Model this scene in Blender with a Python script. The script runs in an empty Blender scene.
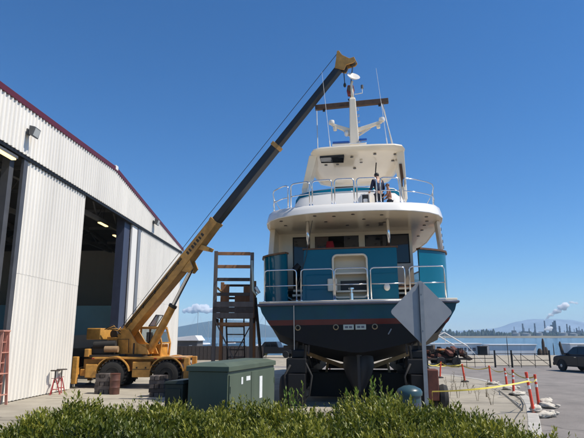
import bpy, bmesh, math, random
import numpy as np
from mathutils import Vector, Matrix, noise
R = math.radians
rnd = random.Random(7)
sc = bpy.context.scene
C = sc.collection

# ------------------------------------------------------------------ camera, sky, sun, exposure
CAM_H, PITCH, FOC = 2.0, 12.2, 545.0          # metres, degrees, pixels at 584 wide
cam = bpy.data.cameras.new('camera'); cam_o = bpy.data.objects.new('camera', cam); C.objects.link(cam_o)
cam.sensor_width = 36.0; cam.lens = FOC / 584 * 36.0
cam.clip_start = 0.1; cam.clip_end = 40000
cam_o.location = (0, 0, CAM_H); cam_o.rotation_euler = (R(90 + PITCH), R(0.0), 0)
sc.camera = cam_o

SUN_EL, SUN_AZ = 56.0, -14.0                   # azimuth from +X (right) towards +Y (away)
sd = Vector((math.cos(R(SUN_EL)) * math.cos(R(SUN_AZ)), math.cos(R(SUN_EL)) * math.sin(R(SUN_AZ)), math.sin(R(SUN_EL))))
world = bpy.data.worlds.new('World'); sc.world = world; world.use_nodes = True
wn = world.node_tree.nodes; wl = world.node_tree.links; wn.clear()
wo = wn.new('ShaderNodeOutputWorld'); wb = wn.new('ShaderNodeBackground'); ws = wn.new('ShaderNodeTexSky')
ws.sky_type = 'NISHITA'; ws.sun_disc = False; ws.sun_elevation = R(SUN_EL); ws.sun_rotation = R(90 - SUN_AZ)
ws.altitude = 0; ws.air_density = 1.0; ws.dust_density = 0.0; ws.ozone_density = 10.0
wb.inputs['Strength'].default_value = 0.107
wh = wn.new('ShaderNodeHueSaturation'); wh.inputs['Saturation'].default_value = 1.13
wl.new(ws.outputs['Color'], wh.inputs['Color']); wl.new(wh.outputs['Color'], wb.inputs['Color']); wl.new(wb.outputs['Background'], wo.inputs['Surface'])
sun = bpy.data.lights.new('sun', 'SUN'); sun.energy = 4.6; sun.angle = R(0.53); sun.color = (1.0, 0.93, 0.82)
sun_o = bpy.data.objects.new('sun', sun); C.objects.link(sun_o)
sun_o.rotation_euler = sd.to_track_quat('Z', 'Y').to_euler(); sun_o.location = (30, 10, 60)
sc.view_settings.view_transform = 'Standard'; sc.view_settings.look = 'None'
sc.view_settings.exposure = 0.30; sc.view_settings.gamma = 1.0; sc.view_settings.use_curve_mapping = False
sc.render.engine = 'CYCLES'
sc.cycles.use_denoising = True
sc.cycles.max_bounces = 12; sc.cycles.volume_bounces = 12; sc.cycles.transparent_max_bounces = 12
sc.cycles.sample_clamp_indirect = 6.0

def at(px, py, Y):
    """survey: the world point at distance Y seen at photo pixel (584x438)"""
    u, v, t = (px - 292) / FOC, (219 - py) / FOC, R(PITCH)
    dy, dz = math.cos(t) - v * math.sin(t), math.sin(t) + v * math.cos(t)
    return Vector((u * Y / dy, Y, CAM_H + dz * Y / dy))
def ground_at(px, py, z=0.0):
    v, t = (219 - py) / FOC, R(PITCH)
    k = (math.sin(t) + v * math.cos(t)) / (math.cos(t) - v * math.sin(t))
    return at(px, py, (z - CAM_H) / k)

# ------------------------------------------------------------------ materials
MATS = {}
def mat(name, col, rough=0.6, metal=0.0, var=0.10, scale=4.0, bump=0.0, bscale=40.0, spec=0.5, stain=0.0, streak=False, coat=0.0, cracks=0.0):
    m = bpy.data.materials.new(name); m.use_nodes = True; MATS[name] = m
    n, l = m.node_tree.nodes, m.node_tree.links
    p = n['Principled BSDF']
    p.inputs['Roughness'].default_value = rough; p.inputs['Metallic'].default_value = metal
    p.inputs['Specular IOR Level'].default_value = spec; p.inputs['Coat Weight'].default_value = coat
    tc = n.new('ShaderNodeTexCoord'); src = tc.outputs['Object']
    if streak:
        mp = n.new('ShaderNodeMapping'); mp.inputs['Scale'].default_value = (1, 1, 0.12); l.new(src, mp.inputs['Vector']); src = mp.outputs['Vector']
    nz = n.new('ShaderNodeTexNoise'); nz.inputs['Scale'].default_value = scale; nz.inputs['Detail'].default_value = 6; nz.inputs['Roughness'].default_value = 0.62
    l.new(src, nz.inputs['Vector'])
    rp = n.new('ShaderNodeValToRGB'); rp.color_ramp.elements[0].position = 0.3; rp.color_ramp.elements[1].position = 0.7
    rp.color_ramp.elements[0].color = tuple(c * (1 - var) for c in col) + (1,)
    rp.color_ramp.elements[1].color = tuple(min(1, c * (1 + var)) for c in col) + (1,)
    l.new(nz.outputs['Fac'], rp.inputs['Fac']); out = rp.outputs['Color']
    if stain > 0:
        n2 = n.new('ShaderNodeTexNoise'); n2.inputs['Scale'].default_value = scale * 0.23; n2.inputs['Detail'].default_value = 8; l.new(src, n2.inputs['Vector'])
        r2 = n.new('ShaderNodeValToRGB'); r2.color_ramp.elements[0].position = 0.45; r2.color_ramp.elements[1].position = 0.72
        r2.color_ramp.elements[0].color = (0, 0, 0, 1); r2.color_ramp.elements[1].color = (stain,) * 3 + (1,)
        l.new(n2.outputs['Fac'], r2.inputs['Fac'])
        mx = n.new('ShaderNodeMix'); mx.data_type = 'RGBA'; l.new(r2.outputs['Color'], mx.inputs['Factor']); l.new(out, mx.inputs['A'])
        mx.inputs['B'].default_value = tuple(c * 0.45 for c in col) + (1,); out = mx.outputs['Result']
    if cracks > 0:
        wv = n.new('ShaderNodeTexNoise'); wv.inputs['Scale'].default_value = 1.7; wv.inputs['Detail'].default_value = 5; l.new(src, wv.inputs['Vector'])
        ad = n.new('ShaderNodeMix'); ad.data_type = 'VECTOR'; ad.inputs['Factor'].default_value = 0.22; l.new(src, ad.inputs['A']); l.new(wv.outputs['Color'], ad.inputs['B'])
        vo = n.new('ShaderNodeTexVoronoi'); vo.feature = 'DISTANCE_TO_EDGE'; vo.inputs['Scale'].default_value = cracks; l.new(ad.outputs['Result'], vo.inputs['Vector'])
        cr_ = n.new('ShaderNodeValToRGB'); cr_.color_ramp.elements[0].position = 0.002; cr_.color_ramp.elements[0].color = (1, 1, 1, 1); cr_.color_ramp.elements[1].position = 0.009; cr_.color_ramp.elements[1].color = (0, 0, 0, 1)
        l.new(vo.outputs['Distance'], cr_.inputs['Fac'])
        nk = n.new('ShaderNodeTexNoise'); nk.inputs['Scale'].default_value = 0.21; l.new(src, nk.inputs['Vector'])
        gt = n.new('ShaderNodeMath'); gt.operation = 'GREATER_THAN'; gt.inputs[1].default_value = 0.54; l.new(nk.outputs['Fac'], gt.inputs[0])
        mu = n.new('ShaderNodeMath'); mu.operation = 'MULTIPLY'; l.new(cr_.outputs['Color'], mu.inputs[0]); l.new(gt.outputs['Value'], mu.inputs[1])
        m3 = n.new('ShaderNodeMix'); m3.data_type = 'RGBA'; l.new(mu.outputs['Value'], m3.inputs['Factor']); l.new(out, m3.inputs['A']); m3.inputs['B'].default_value = tuple(c * 0.55 for c in col) + (1,); out = m3.outputs['Result']
        sp = n.new('ShaderNodeTexNoise'); sp.inputs['Scale'].default_value = 55; sp.inputs['Detail'].default_value = 2; l.new(src, sp.inputs['Vector'])
        m4 = n.new('ShaderNodeMix'); m4.data_type = 'RGBA'; m4.blend_type = 'OVERLAY'; m4.inputs['Factor'].default_value = 0.35; l.new(out, m4.inputs['A']); l.new(sp.outputs['Fac'], m4.inputs['B']); out = m4.outputs['Result']
    l.new(out, p.inputs['Base Color'])
    if rough > 0.12:
        mr = n.new('ShaderNodeMapRange'); mr.inputs['To Min'].default_value = rough * 0.8; mr.inputs['To Max'].default_value = min(1, rough * 1.2)
        l.new(nz.outputs['Fac'], mr.inputs['Value']); l.new(mr.outputs['Result'], p.inputs['Roughness'])
    if bump > 0:
        nb = n.new('ShaderNodeTexNoise'); nb.inputs['Scale'].default_value = bscale; nb.inputs['Detail'].default_value = 4; l.new(tc.outputs['Object'], nb.inputs['Vector'])
        b = n.new('ShaderNodeBump'); b.inputs['Strength'].default_value = bump; b.inputs['Distance'].default_value = 0.02
        l.new(nb.outputs['Fac'], b.inputs['Height']); l.new(b.outputs['Normal'], p.inputs['Normal'])
    return m
def emit(name, col, strength):
    m = bpy.data.materials.new(name); m.use_nodes = True; MATS[name] = m
    p = m.node_tree.nodes['Principled BSDF']; p.inputs['Base Color'].default_value = col + (1,)
    p.inputs['Emission Color'].default_value = col + (1,); p.inputs['Emission Strength'].default_value = strength
    return m
M = MATS
mat('concrete', (0.355, 0.322, 0.262), 0.9, var=0.17, scale=1.1, bump=0.3, bscale=90, stain=0.45, spec=0.2, cracks=0.33)
mat('asphalt', (0.235, 0.214, 0.196), 0.92, var=0.2, scale=0.9, bump=0.35, bscale=140, stain=0.3, spec=0.2, cracks=0.27)
mat('kerb_concrete', (0.44, 0.42, 0.38), 0.9, var=0.14, scale=3, bump=0.3, bscale=80, spec=0.2, stain=0.3)
mat('gravel', (0.34, 0.30, 0.235), 0.95, var=0.25, scale=1.6, bump=0.5, bscale=30, spec=0.1)
mat('soil', (0.07, 0.05, 0.035), 0.95, var=0.3, scale=9, bump=0.5)
mat('white_siding', (0.79, 0.76, 0.70), 0.5, var=0.05, scale=2.2, streak=True, stain=0.2)
mat('maroon_trim', (0.105, 0.012, 0.017), 0.45, var=0.1)
mat('steel_grey', (0.23, 0.235, 0.245), 0.5, metal=0.2, var=0.12, scale=3)
mat('steel_dark', (0.085, 0.087, 0.095), 0.5, metal=0.1, var=0.15, scale=3)
mat('steel_navy', (0.05, 0.06, 0.10), 0.5, var=0.15)
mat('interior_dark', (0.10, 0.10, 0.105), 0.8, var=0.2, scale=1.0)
mat('lamp_housing', (0.10, 0.10, 0.10), 0.5, var=0.1)
mat('glass_dark', (0.012, 0.014, 0.017), 0.06, var=0.0, spec=0.6)
mat('clear_lens', (0.5, 0.5, 0.47), 0.15, var=0.05)
emit('lamp_glow', (1.0, 0.74, 0.34), 1.7)
mat('crane_yellow', (0.56, 0.285, 0.060), 0.48, var=0.24, scale=6, stain=0.75, coat=0.1, bump=0.08)
mat('boom_black', (0.018, 0.018, 0.02), 0.4, var=0.25, scale=3)
mat('rubber', (0.022, 0.021, 0.02), 0.85, var=0.3, scale=6, bump=0.3)
mat('grease_dark', (0.03, 0.026, 0.022), 0.6, var=0.4, scale=5)
mat('chrome', (0.75, 0.76, 0.77), 0.12, metal=1.0, var=0.03)
mat('stainless', (0.72, 0.73, 0.75), 0.16, metal=1.0, var=0.03)
mat('wire', (0.06, 0.06, 0.065), 0.5, metal=0.5, var=0.1)
mat('tan_cover', (0.30, 0.20, 0.11), 0.7, var=0.2)
mat('teal_paint', (0.002, 0.112, 0.180), 0.09, var=0.06, scale=1.2, spec=0.35)
mat('bottom_black', (0.008, 0.007, 0.008), 0.6, var=0.3, scale=2)
mat('rudder_grey', (0.022, 0.021, 0.023), 0.6, var=0.2, scale=3)
mat('gelcoat', (0.80, 0.70, 0.54), 0.22, var=0.025, scale=1.5, spec=0.5, coat=0.3)
mat('gelcoat_white', (0.78, 0.75, 0.69), 0.2, var=0.02, scale=1.5, coat=0.3)
mat('teak', (0.12, 0.055, 0.022), 0.5, var=0.25, scale=10)
mat('door_wood', (0.07, 0.03, 0.013), 0.35, var=0.25, scale=6)
mat('niche_dark', (0.03, 0.028, 0.026), 0.6, var=0.2)
mat('board_green', (0.42, 0.47, 0.42), 0.4, var=0.08)
mat('bronze', (0.30, 0.23, 0.14), 0.4, metal=0.6, var=0.15)
mat('downlight', (0.06, 0.05, 0.045), 0.3, var=0.1)
mat('blue_bar', (0.02, 0.09, 0.36), 0.3, var=0.05)
mat('red_cloth', (0.55, 0.03, 0.05), 0.9, var=0.1)
mat('beam_brown', (0.075, 0.042, 0.028), 0.7, var=0.35, scale=7, stain=0.3)
mat('hook_red', (0.22, 0.025, 0.02), 0.5, var=0.25)
mat('sling', (0.55, 0.53, 0.48), 0.8, var=0.1)
mat('wood_grey', (0.115, 0.095, 0.085), 0.85, var=0.3, scale=9, streak=True, bump=0.3)
mat('wood_brown', (0.29, 0.135, 0.06), 0.8, var=0.3, scale=7, streak=True, bump=0.25)
mat('wood_tan', (0.38, 0.25, 0.12), 0.75, var=0.2, scale=8, bump=0.2)
mat('wood_dark', (0.06, 0.047, 0.04), 0.85, var=0.35, scale=9, bump=0.3)
mat('cabinet_green', (0.082, 0.108, 0.072), 0.5, var=0.10, scale=4, stain=0.35, streak=True)
mat('utility_green', (0.022, 0.030, 0.022), 0.5, var=0.1)
mat('cabinet_label', (0.75, 0.76, 0.74), 0.5, var=0.1, scale=30)
mat('sign_back', (0.29, 0.30, 0.315), 0.5, metal=0.35, var=0.07, scale=5, stain=0.15)
mat('galvanised', (0.22, 0.24, 0.26), 0.5, metal=0.4, var=0.12, scale=12)
mat('bin_teal', (0.032, 0.072, 0.085), 0.35, var=0.08, scale=4)
mat('rust_red', (0.115, 0.036, 0.022), 0.75, var=0.35, scale=6, bump=0.2)
mat('delineator_red', (0.80, 0.075, 0.035), 0.45, var=0.1, scale=8)
mat('reflective', (0.80, 0.78, 0.74), 0.4, var=0.1, scale=20)
mat('sandbag', (0.50, 0.46, 0.39), 0.9, var=0.2, scale=9, bump=0.6, bscale=18)
mat('tape_yellow', (0.70, 0.56, 0.08), 0.5, var=0.08, scale=6)
mat('black_steel', (0.010, 0.010, 0.011), 0.55, var=0.2, spec=0.3)
mat('suv_paint', (0.006, 0.007, 0.013), 0.22, var=0.05, coat=0.15, spec=0.4)
mat('alloy', (0.35, 0.35, 0.36), 0.3, metal=0.8, var=0.05)
mat('headlight', (0.6, 0.62, 0.65), 0.1, var=0.02)
mat('red_lens', (0.4, 0.01, 0.01), 0.2, var=0.02)
mat('float_white', (0.80, 0.79, 0.77), 0.6, var=0.07, scale=1.2, stain=0.25, streak=True)
mat('lettering', (0.09, 0.10, 0.13), 0.6, var=0.05)
mat('dark_pile', (0.055, 0.04, 0.03), 0.85, var=0.5, scale=3)
mat('orange_cover', (0.55, 0.22, 0.06), 0.7, var=0.25)
mat('jack_red', (0.34, 0.03, 0.035), 0.5, var=0.2, scale=6)
mat('ladder_red', (0.55, 0.27, 0.21), 0.5, var=0.15)
mat('barrel_brown', (0.11, 0.045, 0.032), 0.6, var=0.3, scale=4)
mat('pale_blue_hull', (0.30, 0.62, 0.82), 0.5, var=0.08, scale=0.8)
mat('skin', (0.42, 0.23, 0.15), 0.55, var=0.05)
mat('navy_shirt', (0.010, 0.012, 0.04), 0.85, var=0.2, scale=12)
mat('dark_trousers', (0.013, 0.014, 0.022), 0.85, var=0.2, scale=12)
mat('brown_shirt', (0.26, 0.115, 0.07), 0.85, var=0.15, scale=12)
mat('hair_dark', (0.015, 0.011, 0.008), 0.6, var=0.2, scale=30)
mat('hair_brown', (0.13, 0.05, 0.025), 0.6, var=0.2, scale=30)
mat('hose', (0.04, 0.04, 0.038), 0.6, var=0.2)
mat('stack_steel', (0.11, 0.105, 0.11), 0.6, var=0.15, scale=0.02)
mat('tank_white', (0.22, 0.22, 0.22), 0.6, var=0.08, scale=0.02)
mat('shore_land', (0.16, 0.135, 0.07), 0.9, var=0.25, scale=0.01)
mat('far_forest', (0.030, 0.050, 0.022), 0.9, var=0.5, scale=0.05)
mat('mountain_forest', (0.035, 0.055, 0.04), 0.95, var=0.35, scale=0.004)
mat('mountain_snow_haze', (0.20, 0.235, 0.28), 0.95, var=0.5, scale=0.004)  # snowy rock tone, made paler so haze is partly put into the colour
mat('mast_alu', (0.55, 0.55, 0.55), 0.35, metal=0.6, var=0.1)
mat('hull_grey', (0.42, 0.43, 0.45), 0.4, var=0.1)
mat('dry_stem', (0.16, 0.12, 0.055), 0.9, var=0.3)
mat('van_dark', (0.02, 0.022, 0.026), 0.3, var=0.1)
mat('roof_white', (0.7, 0.7, 0.7), 0.5, var=0.06)

def hull_paint():
    m = bpy.data.materials.new('hull_paint'); m.use_nodes = True; M['hull_paint'] = m
    n, l = m.node_tree.nodes, m.node_tree.links; p = n['Principled BSDF']
    p.inputs['Specular IOR Level'].default_value = 0.25
    tc = n.new('ShaderNodeTexCoord'); sx = n.new('ShaderNodeSeparateXYZ'); l.new(tc.outputs['Object'], sx.inputs[0])
    mr = n.new('ShaderNodeMapRange'); mr.inputs['From Min'].default_value = 2.0; mr.inputs['From Max'].default_value = 3.0; l.new(sx.outputs['Z'], mr.inputs['Value'])
    rp = n.new('ShaderNodeValToRGB'); cr = rp.color_ramp; cr.interpolation = 'CONSTANT'
    cr.elements[0].position = 0.0; cr.elements[0].color = (0.010, 0.009, 0.010, 1)
    cr.elements[1].position = 0.36; cr.elements[1].color = (0.13, 0.016, 0.013, 1)
    e = cr.elements.new(0.52); e.color = (0.003, 0.062, 0.105, 1)
    l.new(mr.outputs['Result'], rp.inputs['Fac'])
    nz = n.new('ShaderNodeTexNoise'); nz.inputs['Scale'].default_value = 2.5; nz.inputs['Detail'].default_value = 6; l.new(tc.outputs['Object'], nz.inputs['Vector'])
    mx = n.new('ShaderNodeMix'); mx.data_type = 'RGBA'; mx.blend_type = 'MULTIPLY'; mx.inputs['Factor'].default_value = 0.5
    l.new(rp.outputs['Color'], mx.inputs['A']); l.new(nz.outputs['Color'], mx.inputs['B']); l.new(mx.outputs['Result'], p.inputs['Base Color'])
    r2 = n.new('ShaderNodeValToRGB'); r2.color_ramp.interpolation = 'CONSTANT'
    r2.color_ramp.elements[0].color = (0.6,) * 3 + (1,); r2.color_ramp.elements[1].position = 0.36; r2.color_ramp.elements[1].color = (0.15,) * 3 + (1,)
    l.new(mr.outputs['Result'], r2.inputs['Fac']); l.new(r2.outputs['Color'], p.inputs['Roughness'])
hull_paint()

def water():
    m = bpy.data.materials.new('sea_water'); m.use_nodes = True; M['sea_water'] = m
    n, l = m.node_tree.nodes, m.node_tree.links; p = n['Principled BSDF']
    p.inputs['Base Color'].default_value = (0.012, 0.045, 0.075, 1); p.inputs['Roughness'].default_value = 0.12; p.inputs['IOR'].default_value = 1.33
    tc = n.new('ShaderNodeTexCoord'); nz = n.new('ShaderNodeTexNoise'); nz.inputs['Scale'].default_value = 0.35; nz.inputs['Detail'].default_value = 6
    l.new(tc.outputs['Object'], nz.inputs['Vector'])
    b = n.new('ShaderNodeBump'); b.inputs['Strength'].default_value = 0.9; b.inputs['Distance'].default_value = 0.6
    l.new(nz.outputs['Fac'], b.inputs['Height']); l.new(b.outputs['Normal'], p.inputs['Normal'])
water()

def leaf_mat(name, dark, mid, light):
    m = bpy.data.materials.new(name); m.use_nodes = True; M[name] = m
    n, l = m.node_tree.nodes, m.node_tree.links; p = n['Principled BSDF']; out = n['Material Output']
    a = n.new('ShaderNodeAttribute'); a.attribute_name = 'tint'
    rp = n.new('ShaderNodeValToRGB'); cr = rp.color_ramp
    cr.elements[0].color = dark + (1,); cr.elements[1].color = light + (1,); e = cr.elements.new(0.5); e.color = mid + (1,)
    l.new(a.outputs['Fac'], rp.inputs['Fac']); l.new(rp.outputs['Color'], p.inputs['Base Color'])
    p.inputs['Roughness'].default_value = 0.42; p.inputs['Specular IOR Level'].default_value = 0.4
    t = n.new('ShaderNodeBsdfTranslucent'); l.new(rp.outputs['Color'], t.inputs['Color'])
    mx = n.new('ShaderNodeMixShader'); mx.inputs['Fac'].default_value = 0.3
    l.new(p.outputs['BSDF'], mx.inputs[1]); l.new(t.outputs['BSDF'], mx.inputs[2]); l.new(mx.outputs['Shader'], out.inputs['Surface'])
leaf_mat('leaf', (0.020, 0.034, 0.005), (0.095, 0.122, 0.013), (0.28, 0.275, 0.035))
leaf_mat('leaf_bright', (0.06, 0.13, 0.02), (0.12, 0.22, 0.03), (0.26, 0.32, 0.05))

def volume_mat(name, density, col=(1, 1, 1), aniso=0.2):
    m = bpy.data.materials.new(name); m.use_nodes = True; M[name] = m
    n, l = m.node_tree.nodes, m.node_tree.links; n.remove(n['Principled BSDF'])
    v = n.new('ShaderNodeVolumePrincipled'); v.inputs['Color'].default_value = col + (1,)
    v.inputs['Density'].default_value = density; v.inputs['Anisotropy'].default_value = aniso
    l.new(v.outputs['Volume'], n['Material Output'].inputs['Volume'])
    return m

# ------------------------------------------------------------------ mesh helpers
class MB:
    def __init__(s, T=None):
        s.v, s.f, s.T = [], [], T
    def add(s, vs, fs):
        o = len(s.v)
        s.v += [tuple((s.T @ Vector(p)) if s.T else p) for p in vs]
        s.f += [tuple(i + o for i in f) for f in fs]; return s
    def box(s, x0, x1, y0, y1, z0, z1):
        return s.add([(x0, y0, z0), (x1, y0, z0), (x1, y1, z0), (x0, y1, z0), (x0, y0, z1), (x1, y0, z1), (x1, y1, z1), (x0, y1, z1)],
                     [(0, 3, 2, 1), (4, 5, 6, 7), (0, 1, 5, 4), (1, 2, 6, 5), (2, 3, 7, 6), (3, 0, 4, 7)])
    def beam(s, p, q, w, h=None, up=(0, 0, 1), w2=None, h2=None):
        p, q = Vector(p), Vector(q); h = h or w; w2 = w2 or w; h2 = h2 or h
        d = (q - p).normalized(); up = Vector(up)
        if abs(d.dot(up)) > 0.98: up = Vector((0, 1, 0))
        a = d.cross(up).normalized(); b = a.cross(d).normalized()
        vs = [c + a * (i * ww / 2) + b * (j * hh / 2) for c, ww, hh in ((p, w, h), (q, w2, h2)) for i, j in ((-1, -1), (1, -1), (1, 1), (-1, 1))]
        return s.add([tuple(x) for x in vs], [(3, 2, 1, 0), (4, 5, 6, 7), (0, 1, 5, 4), (1, 2, 6, 5), (2, 3, 7, 6), (3, 0, 4, 7)])
    def tube(s, pts, r, n=8, r2=None, closed=False):
        pts = [Vector(p) for p in pts]; k = len(pts); rings = []; prev = None
        for i, p in enumerate(pts):
            a = pts[i - 1] if i or closed else p; b = pts[(i + 1) % k] if i < k - 1 or closed else p
            d = (b - a).normalized()
            if prev is None:
                ref = Vector((0, 0, 1)) if abs(d.z) < 0.9 else Vector((1, 0, 0)); u = d.cross(ref).normalized()
            else:
                u = (prev - d * prev.dot(d)).normalized()
            prev = u; w = d.cross(u)
            rr = r[i] if isinstance(r, (list, tuple)) else (r if r2 is None else r + (r2 - r) * i / max(1, k - 1))
            rings.append([tuple(p + u * (rr * math.cos(2 * math.pi * j / n)) + w * (rr * math.sin(2 * math.pi * j / n))) for j in range(n)])
        return s.loft(rings, True, not closed, closed)
    def loft(s, rings, closed=True, caps=True, loop=False):
        n = len(rings[0]); vs = [p for r in rings for p in r]; fs = []; k = len(rings)
        for i in range(k if loop else k - 1):
            i2 = (i + 1) % k
            for j in range(n if closed else n - 1):
                j2 = (j + 1) % n
                fs.append((i * n + j, i * n + j2, i2 * n + j2, i2 * n + j))
        if caps and closed:
            fs.append(tuple(reversed(range(n)))); fs.append(tuple((k - 1) * n + j for j in range(n)))
        return s.add(vs, fs)
    def lathe(s, prof, c=(0, 0, 0), axis='Z', n=24):
        rings = []
        for r, h in prof:
            ring = []
            for j in range(n):
                a = 2 * math.pi * j / n; p = (r * math.cos(a), r * math.sin(a), h)
                if axis == 'Y': p = (p[0], h, p[1])
                if axis == 'X': p = (h, p[0], p[1])
                ring.append((p[0] + c[0], p[1] + c[1], p[2] + c[2]))
            rings.append(ring)
        return s.loft(rings)
    def prism(s, poly, a, b, axis='Z'):
        """extrude a 2-D polygon from a to b along axis; poly coords are the other two axes in order"""
        def P(p, h): return {'Z': (p[0], p[1], h), 'Y': (p[0], h, p[1]), 'X': (h, p[0], p[1])}[axis]
        n = len(poly); vs = [P(p, a) for p in poly] + [P(p, b) for p in poly]
        fs = [tuple(reversed(range(n))), tuple(range(n, 2 * n))] + [(j, (j + 1) % n, (j + 1) % n + n, j + n) for j in range(n)]
        return s.add(vs, fs)
    def sphere(s, c, rx, ry=None, rz=None, n=12, m=8, seed=None, amp=0.0):
        ry = ry or rx; rz = rz or rx; rings = []
        for i in range(m + 1):
            th = math.pi * (0.02 + 0.96 * i / m); ring = []
            for j in range(n):
                a = 2 * math.pi * j / n; d = Vector((math.sin(th) * math.cos(a), math.sin(th) * math.sin(a), -math.cos(th)))
                k = 1 + (amp * noise.noise(d * 2.1 + Vector((seed, 0, 0))) if seed is not None else 0)
                ring.append((c[0] + d.x * rx * k, c[1] + d.y * ry * k, c[2] + d.z * rz * k))
            rings.append(ring)
        return s.loft(rings)
    def build(s, name, m, parent=None, smooth=False, bevel=0.0, kind=None):
        me = bpy.data.meshes.new(name); me.from_pydata(s.v, [], s.f); me.update()
        b = bmesh.new(); b.from_mesh(me); bmesh.ops.recalc_face_normals(b, faces=b.faces); b.to_mesh(me); b.free()
        o = bpy.data.objects.new(name, me); C.objects.link(o); me.materials.append(M[m] if isinstance(m, str) else m)
        if smooth:
            for p in me.polygons: p.use_smooth = True
            if smooth == 'auto':
                me.set_sharp_from_angle(angle=R(38))
        if parent: o.parent = parent
        if bevel:
            bv = o.modifiers.new('bevel', 'BEVEL'); bv.width = bevel; bv.segments = 2; bv.limit_method = 'ANGLE'; bv.angle_limit = R(40)
        if kind: o['kind'] = kind
        return o
def thing(name, label, cat, loc=(0, 0, 0), rz=0.0, group=None):
    o = bpy.data.objects.new(name, None); C.objects.link(o); o.location = loc; o.rotation_euler = (0, 0, rz); o.empty_display_size = 0.2
    return tag(o, label, cat, group)
def tag(o, label, cat, group=None):
    o['label'] = label; o['category'] = cat
    if group: o['group'] = group
    return o
def struct(o):
    o['kind'] = 'structure'; return o
def copy_tree(o, parent=None):
    c = o.copy(); C.objects.link(c); c.parent = parent
    for ch in list(o.children): copy_tree(ch, c)
    return c
def piece(src, parent, loc=None, rot=None, scale=None):
    c = src.copy(); C.objects.link(c); c.parent = parent
    if loc is not None: c.location = loc
    if rot is not None: c.rotation_euler = rot
    if scale is not None: c.scale = scale
    return c
def arc(c, r, a0, a1, n, plane='xy', z=0):
    out = []
    for i in range(n + 1):
        a = R(a0 + (a1 - a0) * i / n); p = (c[0] + r * math.cos(a), c[1] + r * math.sin(a))
        out.append({'xy': (p[0], p[1], z), 'xz': (p[0], z, p[1]), 'yz': (z, p[0], p[1])}[plane])
    return out
def rrect(x0, x1, z0, z1, r, n=4):
    pts = []
    for cx, cz, a in ((x1 - r, z1 - r, 0), (x0 + r, z1 - r, 90), (x0 + r, z0 + r, 180), (x1 - r, z0 + r, 270)):
        for i in range(n + 1):
            t = R(a + 90 * i / n); pts.append((cx + r * math.cos(t), cz + r * math.sin(t)))
    return pts

# ------------------------------------------------------------------ ground, road, kerb, sea, shore, mountains
ROAD_Z = -0.10
def sheet(name, poly, z, m):
    mb = MB(); mb.add([(x, y, z) for x, y in poly], [tuple(range(len(poly)))]); return struct(mb.build(name, m))
KERB = [(1.4, 3.0), (2.9, 7.0), (4.0, 9.8), (4.77, 11.7), (5.9, 14.4), (6.9, 16.9), (7.7, 19.1), (8.25, 21.1), (8.75, 24.0), (8.9, 27.0), (8.3, 30.5), (6.0, 33.5), (1.0, 36.0), (-8.0, 38.6)]
def offset(line, d):
    out = []
    for i, p in enumerate(line):
        a = line[max(0, i - 1)]; b = line[min(len(line) - 1, i + 1)]
        t = Vector((b[0] - a[0], b[1] - a[1])).normalized(); out.append((p[0] + t.y * d, p[1] - t.x * d))
    return out
mb = MB()
mb.add([(-300, -60, -0.108), (420, -60, -0.108), (420, 66, -0.108), (-300, 66, -0.108), (420, 72, -1.6), (-300, 72, -1.6)], [(0, 1, 2, 3), (3, 2, 4, 5)])
struct(mb.build('ground', 'gravel'))
sheet('asphalt_road', [(-60, -25), (60, -25), (60, 43.0), (24, 42.5), (12, 41.5), (-60, 41.0)], ROAD_Z, 'asphalt')
mb = MB(); kin = KERB
top = [(x, y, 0.0) for x, y in kin]
poly = [(-58, -22)] + [(KERB[0][0] - 9.0, -22)] + [(p[0], p[1]) for p in kin] + [(-58, 39.5)]
n_ = len(poly)
mb.add([(x, y, 0.0) for x, y in poly] + [(x, y, ROAD_Z - 0.004) for x, y in poly], [tuple(range(n_))] + [(i, (i + 1) % n_, (i + 1) % n_ + n_, i + n_) for i in range(n_)])
yard = struct(mb.build('yard_pavement', 'concrete'))
# kerb stones: single cast lengths along the pavement edge, each a piece of the kerb
kerb = bpy.data.objects.new('kerb', None); C.objects.link(kerb); kerb['kind'] = 'structure'
def walk(line, step):
    pts = [Vector((p[0], p[1], 0)) for p in line]; out = [pts[0]]; left = step
    for a, b in zip(pts, pts[1:]):
        L = (b - a).length; pos = 0
        while L - pos >= left:
            pos += left; out.append(a + (b - a) * (pos / L)); left = step
        left -= L - pos
    return out
KL = walk(offset(KERB, 0.14), 1.5)
for a, b in zip(KL, KL[1:]):
    d = (b - a).normalized()
    k = MB().beam(a + d * 0.006 + Vector((0, 0, -0.045)), b - d * 0.006 + Vector((0, 0, -0.045)), 0.28, 0.12).build('kerb_stone', 'kerb_concrete', kerb, bevel=0.018)
# sawn joints of the pavement (dark filler strips, flush)
for k, (a, b) in enumerate((((-8.2, 14.2), (4.4, 13.2)), ((-8.2, 19.0), (6.8, 17.6)), ((-3.0, 9.0), (-3.9, 30.0)), ((3.2, 9.0), (5.6, 30.0)))):
    struct(MB().beam((a[0], a[1], 0.001), (b[0], b[1], 0.001), 0.025, 0.006).build('pavement_joint', 'hose'))
struct(MB().box(-4.6, 3.25, 4.3, 8.2, -0.1, 0.03).build('planting_bed', 'soil'))
mb = MB(); mb.add([(-6400, 68, -1.3), (6400, 68, -1.3), (6400, 7300, -1.3), (-6400, 7300, -1.3)], [(0, 1, 2, 3)]); struct(mb.build('sea', 'sea_water'))

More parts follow.
